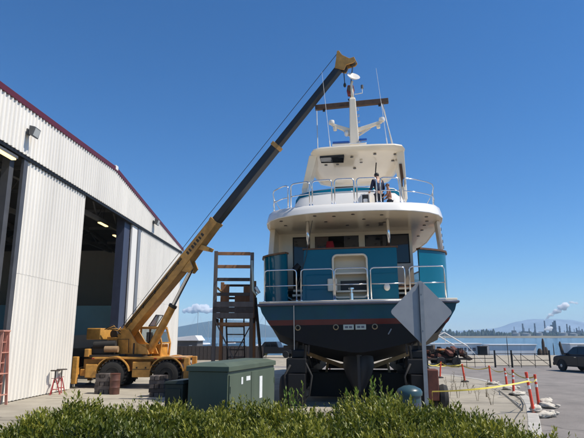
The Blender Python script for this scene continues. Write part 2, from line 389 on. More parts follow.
def ridge(name, Y, pts, depth, m, seed, rough=0.18):
    """a range of hills: pts are photo pixels of the skyline at distance Y; built as a sloping, folded landform"""
    sky = [at(px, py, Y) for px, py in pts]; n = 160; mb = MB(); rows = []
    x0, x1 = sky[0].x, sky[-1].x
    for k in range(9):
        f = k / 8; row = []
        for i in range(n + 1):
            x = x0 + (x1 - x0) * i / n
            for a, b in zip(sky, sky[1:]):
                if a.x <= x <= b.x: h = a.z + (b.z - a.z) * (x - a.x) / max(1e-6, b.x - a.x); break
            prof = math.sin(f * math.pi) ** 0.8
            g = 1 + rough * (noise.fractal(Vector((x / depth * 2.0, f * 3, seed)), 1.0, 2.1, 5)) * (1 if k != 4 else 0.35)
            row.append((x, Y + (f - 0.5) * depth, -2.0 + (h + 2) * prof * g))
        rows.append(row)
    mb.loft(rows, closed=False, caps=False)
    return struct(mb.build(name, m, smooth=True))
ridge('mountain', 4700, [(60, 336), (120, 331), (178, 327), (200, 323), (228, 319.5), (243, 319.8), (262, 324), (285, 329), (320, 334), (350, 336.8)], 1000, 'mountain_forest', 3.1)
ridge('mountain', 6600, [(380, 336.5), (430, 333), (470, 330), (495, 328), (520, 323), (540, 320.5), (558, 320), (575, 321.5), (590, 324), (640, 322), (700, 328), (760, 336)], 1200, 'mountain_snow_haze', 8.4, 0.3)
# low far shore, right across the bay
def shore(name, Y, x0, x1, h, depth, seed):
    mb = MB(); n = 60; rows = []
    for z, dy in ((-2.0, -10), (h * 0.5, 12), (h, 60), (h, depth), (-2.0, depth + 20)):
        rows.append([(x0 + (x1 - x0) * i / n, Y + dy + 18 * noise.noise(Vector((i * 0.35, seed, 0))), z * (1 if z < 0 else 1 + 0.3 * noise.noise(Vector((i * 0.6, seed, 4)))) ) for i in range(n + 1)])
    mb.loft(rows, closed=False, caps=False); return struct(mb.build(name, 'shore_land'))
shore('far_shore', 1700, 330, 1500, 5.0, 420, 1.0)

# ------------------------------------------------------------------ hangar (gable wall along local y, outside is local +x)
HS = 9.77
def roofline(y):
    return HS - (24.9 - y) * 0.035 if y < 24.9 else HS - (y - 24.9) * 0.1345
hang = thing('hangar', 'big white corrugated metal hangar with maroon roof edge and tall sliding doors', 'building', (-9.807, 0, 0), -math.atan(0.05))
def corrugated(name, y0, y1, zlo, zhi, x, parent, pitch=0.22, d=0.05, m='white_siding', back=0.02):
    """trapezoid-ribbed sheet; zlo/zhi may be functions of y"""
    ys = []; k = 0; y = y0
    while y < y1 - 1e-6:
        for f, dx in ((0.0, 0), (0.55, 0), (0.66, d), (0.89, d)):
            yy = y + f * pitch
            if yy < y1: ys.append((yy, dx))
        y += pitch
    ys.append((y1, 0)); f0 = zlo if callable(zlo) else (lambda _: zlo); f1 = zhi if callable(zhi) else (lambda _: zhi)
    rows = [[(x + dx, yy, f0(yy)) for yy, dx in ys], [(x + dx, yy, f1(yy)) for yy, dx in ys], [(x - back, yy, f1(yy)) for yy, dx in ys], [(x - back, yy, f0(yy)) for yy, dx in ys]]
    mb = MB(); mb.loft(rows, closed=False, caps=False, loop=True)
    return mb.build(name, m, parent)
HD = 7.87
Y0, Y1 = 4.0, 38.15
corrugated('gable_wall', Y0, 24.9, HD, roofline, 0.16, hang)
corrugated('gable_wall', 24.9, Y1, HD, roofline, 0.16, hang)
# sliding door leaves: each of upper and lower sheets with a frame
def leaf(y0, y1, x):
    d = MB().box(x - 0.12, x - 0.03, y0, y1, 0.05, HD + 0.25).build('sliding_door', 'steel_grey', hang)
    corrugated('lower_sheet', y0 + 0.02, y1 - 0.02, 0.03, 4.0, x, d); corrugated('upper_sheet', y0 + 0.02, y1 - 0.02, 4.004, HD + 0.2, x + 0.006, d)
    return d
leaf(17.45, 22.08, 0.06)
leaf(29.35, 33.6, 0.06); leaf(33.62, Y1 - 0.02, 0.05)
MB().box(0.02, 0.12, 17.2, 17.44, 0, HD).build('door_channel', 'steel_dark', hang)
MB().box(-0.35, -0.1, 16.75, 17.0, 0, HD + 0.3).build('column', 'steel_dark', hang)
MB().box(-0.45, -0.05, 27.15, 27.95, 0, HD + 0.3).build('column', 'steel_navy', hang)
MB().box(-0.02, 0.07, 28.0, 28.8, 0, HD + 0.2).build('jamb_panel', 'white_siding', hang)
MB().box(0.0, 0.1, 28.85, 29.3, 0, HD + 0.2).build('door_channel', 'steel_grey', hang)
MB().box(0.02, 0.155, Y0, Y1 - 0.01, HD - 0.13, HD + 0.0).build('door_track', 'black_steel', hang, bevel=0.01)
for a, b in ((Y0, 24.9), (24.9, Y1 + 0.1)):
    MB().beam((0.17, a, roofline(a) + 0.03), (0.17, b, roofline(b) + 0.03), 0.12, 0.21).build('rake_trim', 'maroon_trim', hang, bevel=0.01)
MB().box(0.16, 0.245, 24.75, 25.05, HS - 0.02, HS + 0.2).build('ridge_cap', 'white_siding', hang, bevel=0.02)
# roof, back and side walls, floor
DEEP = -34.0
for a, b in ((Y0, 24.9), (24.9, Y1 + 0.1)):
    MB().add([(0.1, a, roofline(a)), (0.1, b, roofline(b)), (DEEP, b, roofline(b)), (DEEP, a, roofline(a)), (0.1, a, roofline(a) + 0.1), (0.1, b, roofline(b) + 0.1), (DEEP, b, roofline(b) + 0.1), (DEEP, a, roofline(a) + 0.1)],
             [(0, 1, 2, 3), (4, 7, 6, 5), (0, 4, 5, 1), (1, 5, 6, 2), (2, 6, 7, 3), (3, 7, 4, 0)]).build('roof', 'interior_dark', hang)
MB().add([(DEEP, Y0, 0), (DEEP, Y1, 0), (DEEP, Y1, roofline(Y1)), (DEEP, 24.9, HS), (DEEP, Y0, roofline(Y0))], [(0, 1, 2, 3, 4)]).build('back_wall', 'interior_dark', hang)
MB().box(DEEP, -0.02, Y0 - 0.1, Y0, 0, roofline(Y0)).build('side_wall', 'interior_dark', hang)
corrugated('side_wall', 0, -DEEP, 0, roofline(Y1), 0, None)
sw = bpy.data.objects['side_wall.001']; sw.parent = hang; sw.location = (0.1, Y1 - 0.02, 0); sw.rotation_euler = (0, 0, R(90))
MB().box(DEEP, 0.0, Y0, Y1 - 0.1, -0.02, 0.004).build('floor', 'concrete', hang)
for x in (-1.2, -4.5, -9, -14, -20, -27):           # roof trusses, each chord and web a member of its own truss
    t = MB()
    for a, b in ((Y0, 24.9), (24.9, Y1)):
        t.beam((x, a, roofline(a) - 0.16), (x, b, roofline(b) - 0.16), 0.16, 0.22)
    t.beam((x, Y0, 7.75), (x, Y1 - 1.2, 7.75), 0.16, 0.2)
    k = Y0
    while k < Y1 - 3.2:
        t.beam((x, k, 7.8), (x, k + 1.4, roofline(k + 1.4) - 0.2), 0.07); t.beam((x, k + 1.4, roofline(k + 1.4) - 0.2), (x, k + 2.8, 7.8), 0.07); k += 2.8
    t.build('truss', 'steel_grey', hang)
for y in range(6, 38, 3):
    MB().beam((-0.4, y, roofline(y) - 0.1), (DEEP + 0.3, y, roofline(y) - 0.1), 0.08, 0.16).build('purlin', 'steel_grey', hang)
for px, py, z, L in ((103, 225, 7.55, 0.5), (118.5, 238, 7.55, 0.75), (5, 155, 7.5, 0.5)):
    k = (at(px, py, 10).z - 2) / 10; Y = (z - 2) / k; p = at(px, py, Y)
    p = Matrix.Rotation(math.atan(0.05), 4, 'Z') @ (p - Vector((-9.807, 0, 0)))
    lp = MB().box(p.x - 0.1, p.x + 0.1, p.y - L - 0.05, p.y + L + 0.05, p.z + 0.05, p.z + 0.14).build('hanging_lamp', 'lamp_housing', hang)
    MB().box(p.x - 0.07, p.x + 0.07, p.y - L, p.y + L, p.z, p.z + 0.05).build('lamp_tube', 'lamp_glow', lp)
    MB().tube([(p.x, p.y, p.z + 0.14), (p.x, p.y, roofline(p.y) - 0.02)], 0.012, 6).build('rod', 'wire', lp)
for y, z in ((17.05, 8.62), (31.0, 8.5)):        # wall floodlights
    f = MB().box(0.2, 0.26, y - 0.09, y + 0.09, z - 0.1, z + 0.1).build('floodlight', 'lamp_housing', hang, bevel=0.01)
    MB().tube([(0.25, y, z), (0.36, y, z + 0.02)], 0.03, 8).build('bracket', 'lamp_housing', f)
    MB().loft([[(0.33, y - 0.16, z + 0.19), (0.33, y + 0.16, z + 0.19), (0.33, y + 0.16, z - 0.12), (0.33, y - 0.16, z - 0.12)],
               [(0.56, y - 0.2, z + 0.12), (0.56, y + 0.2, z + 0.12), (0.48, y + 0.2, z - 0.2), (0.48, y - 0.2, z - 0.2)]]).build('lamp_head', 'lamp_housing', f, bevel=0.02)
    MB().add([(0.562, y - 0.16, z + 0.08), (0.562, y + 0.16, z + 0.08), (0.487, y + 0.16, z - 0.17), (0.487, y - 0.16, z - 0.17)], [(0, 1, 2, 3)]).build('lens', 'clear_lens', f)
# pale boat stored inside the hangar
st = thing('stored_boat', 'pale blue boat hull stored deep inside the dark hangar doorway', 'boat', (-17.9, 35.2, 0), R(-92))
rows = []
for y, w, zk, zd in ((-9, 0.15, 1.4, 4.3), (-6, 1.5, 0.9, 4.05), (-2, 2.35, 0.7, 3.9), (3, 2.5, 0.7, 3.8), (8, 2.3, 0.9, 3.8)):
    rows.append([(-w, y, zd), (-w * 0.95, y, zk + 1.3), (-w * 0.75, y, zk + 0.55), (0, y, zk), (w * 0.75, y, zk + 0.55), (w * 0.95, y, zk + 1.3), (w, y, zd)])
MB().loft(rows).build('hull', 'pale_blue_hull', st, smooth='auto')
MB().loft([[(p[0] * 1.012, p[1], p[2]) for p in r[1:6]] for r in rows], caps=False, closed=False).build('bottom_paint', 'float_white', st)
for y in (-4, 0, 4, 7):
    for s in (-1, 1):
        MB().beam((s * 1.9, y, 0), (s * 1.6, y, 1.45), 0.12).build('stand_leg', 'jack_red', st)
    MB().box(-0.3, 0.3, y - 0.3, y + 0.3, 0, 0.95).build('keel_block', 'wood_dark', st)

# ------------------------------------------------------------------ the yacht (local: y forward from the swim platform edge, x to starboard)
yt = thing('motor_yacht', 'teal and cream motor yacht hauled out on a transporter, seen from its stern', 'yacht', (1.92, 16.5, 0), -R(6.64))
yt.rotation_euler = (0, -R(0.75), -R(6.64)); yt.location.x += 0.045; yt.location.z = 0.0
ST = [  # y, [(x,z) deck edge ... keel]
    (0.0, [(2.95, 3.02), (2.87, 2.75), (2.66, 2.42), (2.32, 2.10), (1.55, 1.82), (0.6, 1.62), (0.12, 1.55)]),
    (1.2, [(2.99, 3.02), (2.93, 2.75), (2.79, 2.40), (2.52, 2.02), (1.70, 1.66), (0.6, 1.40), (0.12, 1.28)]),
    (3.5, [(3.02, 3.02), (3.0, 2.75), (2.95, 2.35), (2.80, 1.86), (1.9, 1.46), (0.6, 1.14), (0.14, 1.02)]),
    (7.0, [(3.04, 3.05), (3.03, 2.75), (3.0, 2.30), (2.9, 1.74), (2.05, 1.32), (0.6, 1.02), (0.15, 0.92)]),
    (11.0, [(2.95, 3.15), (2.88, 2.8), (2.75, 2.30), (2.5, 1.72), (1.7, 1.30), (0.5, 1.02), (0.13, 0.92)]),
    (15.0, [(2.3, 3.4), (2.0, 2.9), (1.7, 2.35), (1.35, 1.8), (0.9, 1.4), (0.35, 1.15), (0.1, 1.02)]),
    (18.0, [(0.9, 3.7), (0.65, 3.0), (0.5, 2.5), (0.38, 2.0), (0.28, 1.6), (0.15, 1.4), (0.06, 1.3)])]
rows = [[(-x, y, z) for x, z in s] + [(x, y, z) for x, z in reversed(s)] for y, s in ST]
MB().loft(rows).build('hull', 'hull_paint', yt, smooth='auto')
# keel, rudder, propeller
MB().loft([[(-0.16, 1.9, 1.35), (0.16, 1.9, 1.35), (0.1, 1.9, 0.74), (-0.1, 1.9, 0.74)], [(-0.2, 5, 1.1), (0.2, 5, 1.1), (0.16, 5, 0.66), (-0.16, 5, 0.66)], [(-0.2, 11, 1.0), (0.2, 11, 1.0), (0.16, 11, 0.66), (-0.16, 11, 0.66)]]).build('keel', 'bottom_black', yt)
rd = MB()
prof = [(0.12, 1.72), (0.32, 1.60), (0.46, 1.38), (0.48, 1.12), (0.38, 0.82), (0.24, 0.55), (0.10, 0.28), (-0.10, 0.28), (-0.24, 0.55), (-0.38, 0.82), (-0.48, 1.12), (-0.46, 1.38), (-0.32, 1.60), (-0.12, 1.72)]
rd.loft([[(x * 0.6, 0.55, z) for x, z in prof], [(x, 0.95, z) for x, z in prof], [(x * 0.95, 1.3, z) for x, z in prof], [(x * 0.4, 1.9, z) for x, z in prof]])
rd.build('rudder_fairing', 'rudder_grey', yt, smooth=True)
rp_ = MB().box(-0.05, 0.05, 0.36, 0.95, 0.4, 1.5).build('rudder', 'rudder_grey', yt, bevel=0.02)
MB().lathe([(0.0, -0.02), (0.07, 0.0), (0.07, 0.25), (0, 0.26)], (0, 0.5, 1.45), 'Z', 12).build('rudder_stock', 'bronze', rp_)
# swim platform and rubbing strake
MB().prism([(-2.96, 0.0), (-2.6, -0.10), (2.6, -0.10), (2.96, 0.0), (3.02, 1.2), (-3.02, 1.2)], 3.022, 3.085).build('swim_platform', 'gelcoat', yt, bevel=0.01)
MB().tube([(-3.05, 2.2, 2.99), (-3.04, 1.0, 2.985), (-2.98, 0.0, 2.98), (-2.6, -0.10, 2.98), (2.6, -0.10, 2.98), (2.98, 0.0, 2.98), (3.04, 1.0, 2.985), (3.05, 2.2, 2.99)], 0.042, 8).build('rubbing_strake', 'steel_navy', yt, smooth=True)
MB().tube([(-2.6, -0.165, 3.04), (2.6, -0.165, 3.04)], 0.018, 6).build('strake_trim', 'stainless', yt, smooth=True)
# bulwarks: curved quarters running forward
for s in (-1, 1):
    line = [(1.98, 0.66), (2.35, 0.92), (2.68, 1.20), (2.92, 1.54), (3.02, 2.0), (3.05, 3.0), (3.03, 6.0), (2.95, 11.0), (2.35, 15.0), (0.95, 18.1)]
    if s < 0: line = [(2.16, 0.72)] + [(x + 0.1 * (y < 3.5), y) for x, y in line[1:]]
    out = [(s * x, y) for x, y in line]; inn = [(s * (x - 0.13 * min(1, (i > 0) * 1.0)), y + (0.14 if i < 3 else 0.06)) for i, (x, y) in enumerate(line)]
    rows = []
    for (xo, yo), (xi, yi) in zip(out, inn):
        rows.append([(xo, yo, 3.07 if yo < 1.5 else 3.0), (xo + s * 0.03, yo, 4.66 + max(0, yo - 6) * 0.06), (xi, yi, 4.66 + max(0, yo - 6) * 0.06), (xi, yi, 3.07 if yo < 1.5 else 3.0)])
    b = MB().loft(rows).build('bulwark', 'teal_paint', yt, smooth='auto')
    cap = [[(r[1][0] + s * 0.04, r[1][1] - 0.03, r[1][2] + 0.003), (r[2][0] - s * 0.03, r[2][1] + 0.02, r[2][2] + 0.003), (r[2][0] - s * 0.03, r[2][1] + 0.02, r[2][2] + 0.06), (r[1][0] + s * 0.04, r[1][1] - 0.03, r[1][2] + 0.06)] for r in rows]
    MB().loft(cap).build('cap_rail', 'teak', b)
# transom panel around a recessed niche
PX0, PX1, PZ0, PZ1, PY = -1.62, 1.34, 3.085, 4.78, 0.86
NX0, NX1, NZ0, NZ1 = -0.70, 0.38, 3.22, 4.58
tp = MB()
hole = rrect(NX0, NX1, NZ0, NZ1, 0.14, 4); m_ = len(hole)
outer = []
for x, z in hole:                                   # outer boundary matched point for point
    cx, cz = (NX0 + NX1) / 2, (NZ0 + NZ1) / 2; dx, dz = x - cx, z - cz
    tx = ((PX1 - cx) if dx > 0 else (PX0 - cx)) / dx if abs(dx) > 1e-6 else 9e9; tz = ((PZ1 - cz) if dz > 0 else (PZ0 - cz)) / dz if abs(dz) > 1e-6 else 9e9
    t = min(tx, tz); outer.append((cx + dx * t, cz + dz * t))
def corner(i, c):                                   # pull one boundary point onto each true corner
    outer[i] = c
for c in ((PX1, PZ1), (PX0, PZ1), (PX0, PZ0), (PX1, PZ0)):
    corner(min(range(m_), key=lambda i: (outer[i][0] - c[0]) ** 2 + (outer[i][1] - c[1]) ** 2), c)
vs = [(x, PY, z) for x, z in hole] + [(x - (0.1 if (x < PX0 + 0.01 and z < 4) else 0), PY, z) for x, z in outer] + [(x, PY + 0.1, z) for x, z in hole] + [(x - (0.1 if (x < PX0 + 0.01 and z < 4) else 0), PY + 0.1, z) for x, z in outer]
fs = []
for i in range(m_):
    j = (i + 1) % m_
    fs += [(i, j, m_ + j, m_ + i), (2 * m_ + i, 3 * m_ + i, 3 * m_ + j, 2 * m_ + j), (m_ + i, m_ + j, 3 * m_ + j, 3 * m_ + i), (i, 2 * m_ + i, 2 * m_ + j, j)]
tpo = tp.add(vs, fs).build('transom_panel', 'teal_paint', yt)
MB().box(PX0 - 0.05, PX1 + 0.05, PY - 0.04, PY + 0.16, PZ1 + 0.002, PZ1 + 0.05).build('cap_rail', 'teak', tpo, bevel=0.01)
nm = MB(); hin = rrect(NX0, NX1, NZ0, NZ1, 0.14, 4)
nm.loft([[(x, PY - 0.02, z) for x, z in hin], [(x, PY + 0.55, z) for x, z in hin]], caps=False); nm.add([(x, PY + 0.55, z) for x, z in hin], [tuple(range(m_))])
nich = nm.build('niche', 'gelcoat', tpo)
MB().tube([(x, PY - 0.03, z) for x, z in hin], 0.035, 6, closed=True).build('niche_rim', 'gelcoat', tpo, smooth=True)
MB().box(NX0 + 0.02, NX1 - 0.02, PY + 0.12, PY + 0.54, 3.98, 4.03).build('shelf', 'gelcoat', tpo)
MB().box(NX0 + 0.22, NX1 - 0.03, PY + 0.30, PY + 0.53, 3.48, 3.78).build('locker_recess', 'niche_dark', tpo)
MB().box(NX0 + 0.02, NX1 - 0.02, PY + 0.05, PY + 0.54, 3.40, 3.45).build('shelf', 'gelcoat', tpo)
MB().box(NX0 - 0.18, NX0 + 0.12, PY - 0.14, PY - 0.045, 3.42, 3.82).build('shower_box', 'gelcoat', tpo, bevel=0.03)
MB().lathe([(0.06, 0), (0.06, 0.2), (0.035, 0.22), (0.035, 0.3), (0.09, 0.32), (0.09, 0.36), (0, 0.37)], (-0.13, -0.0, 3.085), 'Z', 12).build('bollard', 'stainless', tpo, smooth='auto')
MB().sphere((0.98, PY - 0.04, 3.52), 0.1, 0.05, 0.12).build('round_lamp', 'gelcoat_white', tpo, smooth=True)
# steps in the side gates and cockpit deck
for x0, x1 in ((-2.06, -1.74), (1.36, 1.96)):
    for k in range(3):
        MB().box(x0, x1, 0.95 + k * 0.25, 1.25 + k * 0.25, 3.15 + k * 0.17, 3.21 + k * 0.17).build('step', 'teak' if k == 0 else 'gelcoat', yt)
    MB().box(x0, x1, 1.72, 1.76, 3.1, 3.66).build('step_riser', 'niche_dark', yt)
MB().box(-2.9, 2.9, 1.7, 3.2, 3.55, 3.62).build('cockpit_deck', 'teak', yt)
# stern guard rails (stainless staples)
def staple(pts_base, ztop, zbot, zmid, name='guard_rail', r=0.021):
    """pts_base: plan path; ends drop to the deck with rounded corners"""
    a, b = pts_base[0], pts_base[-1]; rr = 0.09
    def toward(p, q, d):
        v = Vector((q[0] - p[0], q[1] - p[1])); L = v.length; return (p[0] + v.x / L * d, p[1] + v.y / L * d)
    a2, b2 = toward(a, pts_base[1], rr), toward(b, pts_base[-2], rr); a1, b1 = toward(a, pts_base[1], rr * 0.3), toward(b, pts_base[-2], rr * 0.3)
    path = [(a[0], a[1], zbot), (a[0], a[1], ztop - rr), (a1[0], a1[1], ztop - rr * 0.3), (a2[0], a2[1], ztop)] + [(p[0], p[1], ztop) for p in pts_base[1:-1]] + [(b2[0], b2[1], ztop), (b1[0], b1[1], ztop - rr * 0.3), (b[0], b[1], ztop - rr), (b[0], b[1], zbot)]
    o = MB().tube(path, r, 8).build(name, 'stainless', yt, smooth=True)
    MB().tube([(p[0], p[1], zmid) for p in pts_base], r * 0.8, 8).build('middle_rail', 'stainless', o, smooth=True)
    for p in (a, b): MB().lathe([(0.05, 0), (0.05, 0.02), (0, 0.021)], (p[0], p[1], zbot), 'Z', 10).build('rail_foot', 'stainless', o)
    return o
for x0, x1 in ((-2.80, -1.80), (-1.66, -0.66), (-0.62, 0.36), (0.46, 1.48), (1.62, 2.66)):
    staple([(x0, 0.06 if abs(x0) < 2.7 else 0.12), ((x0 + x1) / 2, 0.06), (x1, 0.06 if abs(x1) < 2.6 else 0.12)], 4.05, 3.085, 3.56)
# cabin: aft bulkhead with openings, sides, starboard side deck
CX0, CX1, CY = -2.78, 2.08, 3.1
OPEN = [(-2.24, -1.60, 3.66, 5.62), (-1.42, 0.18, 3.66, 5.62), (0.40, 1.20, 4.55, 5.62), (1.30, 1.98, 4.55, 5.62)]
mb = MB(); xs = sorted({CX0, CX1} | {v for o in OPEN for v in o[:2]})
for a, b in zip(xs, xs[1:]):
    o = next((o for o in OPEN if o[0] <= a + 1e-6 and b <= o[1] + 1e-6), None)
    if o is None: mb.box(a, b, CY, CY + 0.1, 3.6, 5.75)
    else:
        mb.box(a, b, CY, CY + 0.1, o[3], 5.75)
        if o[2] > 3.7: mb.box(a, b, CY, CY + 0.1, 3.6, o[2])
cb = mb.build('cabin_bulkhead', 'gelcoat', yt)
MB().box(CX0, CX0 + 0.1, CY + 0.1, 9.5, 3.6, 5.75).build('cabin_side', 'gelcoat', yt)
MB().box(CX1 - 0.1, CX1, CY + 0.1, 9.5, 3.6, 5.75).build('cabin_side', 'gelcoat', yt)
MB().box(CX0, CX1, 9.5, 9.6, 3.6, 5.75).build('cabin_front', 'gelcoat', yt)
MB().box(CX0 + 0.1, CX1 - 0.1, CY + 2.2, CY + 2.25, 3.62, 5.74).build('saloon_partition', 'door_wood', yt)
for k, (a, b, c, d) in enumerate(OPEN):
    if k == 1: continue
    w = MB().box(a + 0.02, b - 0.02, CY + 0.04, CY + 0.06, c + 0.02, d - 0.02).build('window', 'glass_dark', yt)
    f = MB()
    for q in ((a, a + 0.03, c, d), (b - 0.03, b, c, d), (a + 0.03, b - 0.03, c, c + 0.03), (a + 0.03, b - 0.03, d - 0.03, d)): f.box(q[0], q[1], CY - 0.015, CY + 0.038, q[2], q[3])
    f.build('window_frame', 'black_steel', w)
d = MB().box(-1.40, -0.92, CY - 0.06, CY - 0.01, 3.66, 5.60).build('cabin_door', 'door_wood', yt, bevel=0.01)
MB().box(-1.32, -1.0, CY - 0.068, CY - 0.061, 4.5, 5.3).build('door_pane', 'glass_dark', d)
MB().box(-0.36, 0.17, CY + 0.02, CY + 0.05, 3.68, 5.60).build('cabin_door', 'glass_dark', yt)
# wing supports
MB().loft([[(-2.92, 1.55, 4.7), (-2.92, 2.9, 4.7), (-2.92, 3.05, 5.75), (-2.92, 2.05, 5.75)], [(-2.74, 1.55, 4.7), (-2.74, 2.9, 4.7), (-2.74, 3.05, 5.75), (-2.74, 2.05, 5.75)]]).build('wing_support', 'gelcoat', yt, bevel=0.02)
w = MB().loft([[(2.98, 1.9, 4.7), (2.98, 2.4, 4.7), (2.86, 2.2, 5.75), (2.86, 1.6, 5.75)], [(2.88, 1.9, 4.7), (2.88, 2.4, 4.7), (2.76, 2.2, 5.75), (2.76, 1.6, 5.75)]]).build('wing_support', 'gelcoat_white', yt, bevel=0.02)
for k in range(4):
    z = 4.85 + k * 0.2; MB().box(2.985 - k * 0.022, 3.0 - k * 0.022, 1.95 - k * 0.05, 2.3 - k * 0.04, z, z + 0.1).build('vent_louvre', 'downlight', w)
for x in (-1.49, 1.12):
    MB().tube([(x, PY + 0.08, PZ1 + 0.05), (x - 0.01, PY + 0.06, 5.78)], 0.055, 12).build('deck_post', 'stainless', yt, smooth=True)
MB().tube([(-1.33, PY + 0.02, 5.76), (-1.55, PY - 0.05, 4.6), (-1.85, PY - 0.02, 3.6)], 0.012, 6).build('hanging_line', 'wire', yt)
MB().tube([(-1.95, 0.9, 4.15), (-1.8, 0.95, 4.3)], 0.1, 10).build('shore_power_reel', 'black_steel', yt, smooth='auto')
# flybridge deck: rounded overhang
half = [(0, -0.36), (0.7, -0.34), (1.3, -0.26), (1.85, -0.08), (2.35, 0.24), (2.70, 0.66), (2.90, 1.15), (2.98, 1.8), (3.0, 3.0), (3.0, 6.0), (2.75, 8.5), (2.4, 10.5), (0, 11.2)]
plan = [(-x, y) for x, y in reversed(half[1:])] + half
plan = plan[1:-1] if False else plan
def fk(y): return 0.10 * min(1.0, max(0.0, (y + 0.1) / 1.2))
def inset(pl, d):
    out = []
    for x, y in pl:
        v = Vector((x, y - 5.0)); L = v.length; out.append((x - v.x / L * d, y - v.y / L * d))
    return out
rows = [[(x, y, 5.752) for x, y in inset(plan, 0.05)], [(x, y, 5.95) for x, y in inset(plan, 0.13)]]
fd = MB().loft(rows).build('flybridge_deck', 'gelcoat', yt, smooth='auto')
rows = [[(x, y, 5.755) for x, y in inset(plan, 0.06)], [(x, y, 5.735) for x, y in inset(plan, 0.05)], [(x, y, 5.735) for x, y in inset(plan, 0.01)], [(x, y, 5.752) for x, y in plan], [(x, y, 5.88 + fk(y) * 0.5) for x, y in inset(plan, 0.055)], [(x, y, 6.0 + fk(y)) for x, y in inset(plan, 0.125)], [(x, y, 6.03 + fk(y)) for x, y in inset(plan, 0.165)], [(x, y, 6.03 + fk(y) * 0.3) for x, y in inset(plan, 0.6)], [(x, y, 5.96) for x, y in inset(plan, 0.62)]]
MB().loft(rows, caps=False).build('fascia', 'gelcoat_white', fd, smooth='auto')
MB().add([(x, y, 6.028) for x, y in inset(plan, 0.59)], [tuple(range(len(plan)))]).build('upper_deck', 'gelcoat_white', fd)
for x, y in ((-2.35, 0.75), (-2.3, 1.5), (-1.2, 0.15), (-0.6, 0.3), (-0.9, 1.1), (0.0, 0.1), (0.35, 0.9), (-0.2, 1.8), (0.9, 0.35), (0.5, 1.9), (1.05, 1.5), (2.35, 0.9), (2.45, 1.6), (2.45, 2.3), (2.47, 3.2), (2.47, 4.4)):
    MB().lathe([(0.055, 0), (0.055, -0.018), (0, -0.02)], (x, y, 5.75), 'Z', 10).build('downlight', 'downlight', fd)
MB().box(0.85, 1.0, 1.55, 1.75, 5.68, 5.75).build('speaker', 'downlight', fd)
# flybridge guard rails following the edge
rail_line = inset(plan, 0.24)
aft = [p for p in rail_line if p[1] < 3.3]; aft.sort(key=lambda p: p[0])
def aft_y(x):
    for a, b in zip(aft, aft[1:]):
        if a[0] <= x <= b[0]: return a[1] + (b[1] - a[1]) * (x - a[0]) / max(1e-6, b[0] - a[0])
    return aft[0][1]
def rail(x0, x1):
    xs = [x0] + [x0 + (x1 - x0) * k / 4 for k in (1, 2, 3)] + [x1]
    staple([(x, aft_y(x)) for x in xs], 6.84, 6.03, 6.43)
for a, b in ((-1.96, -1.34), (-1.25, -0.63), (-0.54, 0.06), (0.15, 0.76), (0.88, 1.48)): rail(a, b)
for s in (-1, 1):
    xe = 2.06 if s < 0 else 1.6
    xs = [xe, 2.0 if s > 0 else 2.25, 2.4, 2.6]
    pts = [(s * x, aft_y(s * x)) for x in xs] + [(s * 2.70, 1.35), (s * 2.75, 1.9)]
    staple(pts, 6.84, 6.03, 6.43)
    staple([(s * 2.76, 2.05), (s * 2.78, 3.0), (s * 2.78, 4.2)], 6.84, 6.03, 6.43)
# coaming of the flybridge with teal stripe, boarding gap and small end piece
def coaming(xs, name):
    rows = []
    for x, zt, y in xs:
        rows.append([(x, y - 0.25, 6.0), (x, y - 0.24, 6.2), (x, y + 0.02, zt - 0.22), (x, y + 0.1, zt - 0.1), (x, y + 0.17, zt - 0.03), (x, y + 0.27, zt), (x, y + 0.45, zt), (x, y + 0.47, 6.0)])
    return MB().loft(rows).build(name, 'gelcoat_white', yt, smooth='auto'), rows
ca, ra = coaming([(-2.16, 6.35, 2.75), (-2.13, 6.75, 2.7), (-2.06, 7.0, 2.62), (-1.9, 7.18, 2.5), (-1.5, 7.26, 2.4), (-0.8, 7.30, 2.34), (0.0, 7.31, 2.33), (0.80, 7.30, 2.36)], 'coaming')
cbp, rb = coaming([(1.24, 7.26, 2.4), (1.5, 7.24, 2.45), (1.68, 7.12, 2.5), (1.82, 6.8, 2.55), (1.98, 6.3, 2.62)], 'coaming')
for par, rw in ((ca, ra[2:]), (cbp, rb[:3])):
    MB().loft([[(r[2][0], r[2][1] - 0.018, r[2][2] - 0.02), (r[3][0], r[3][1] - 0.018, r[3][2] + 0.02), (r[3][0], r[3][1] + 0.01, r[3][2] + 0.02), (r[2][0], r[2][1] + 0.01, r[2][2] - 0.02)] for r in rw]).build('stripe', 'teal_paint', par)
lk = MB().box(0.30, 0.62, 2.12, 2.40, 6.52, 6.93).build('locker_frame', 'gelcoat_white', ca, bevel=0.02)
MB().box(0.35, 0.57, 2.11, 2.119, 6.57, 6.88).build('locker_opening', 'niche_dark', ca)
MB().lathe([(0, 0), (0.08, 0), (0.08, 0.12), (0, 0.13)], (0.46, 2.04, 6.58), 'Z', 10).build('locker_pot', 'gelcoat_white', ca, smooth='auto')
MB().box(-0.75, -0.35, 2.0, 2.2, 6.03, 6.2).build('deck_box', 'gelcoat_white', yt, bevel=0.03)
# helm console and low windscreen
MB().box(-0.9, 0.3, 4.3, 4.9, 6.03, 7.5).build('helm_console', 'gelcoat_white', yt, bevel=0.08)
MB().loft([[(-0.85, 4.35, 7.5), (0.25, 4.35, 7.5), (0.25, 4.8, 7.5), (-0.85, 4.8, 7.5)], [(-0.7, 4.75, 7.95), (0.1, 4.75, 7.95), (0.1, 4.8, 7.95), (-0.7, 4.8, 7.95)]]).build('windscreen', 'glass_dark', yt, bevel=0.02)
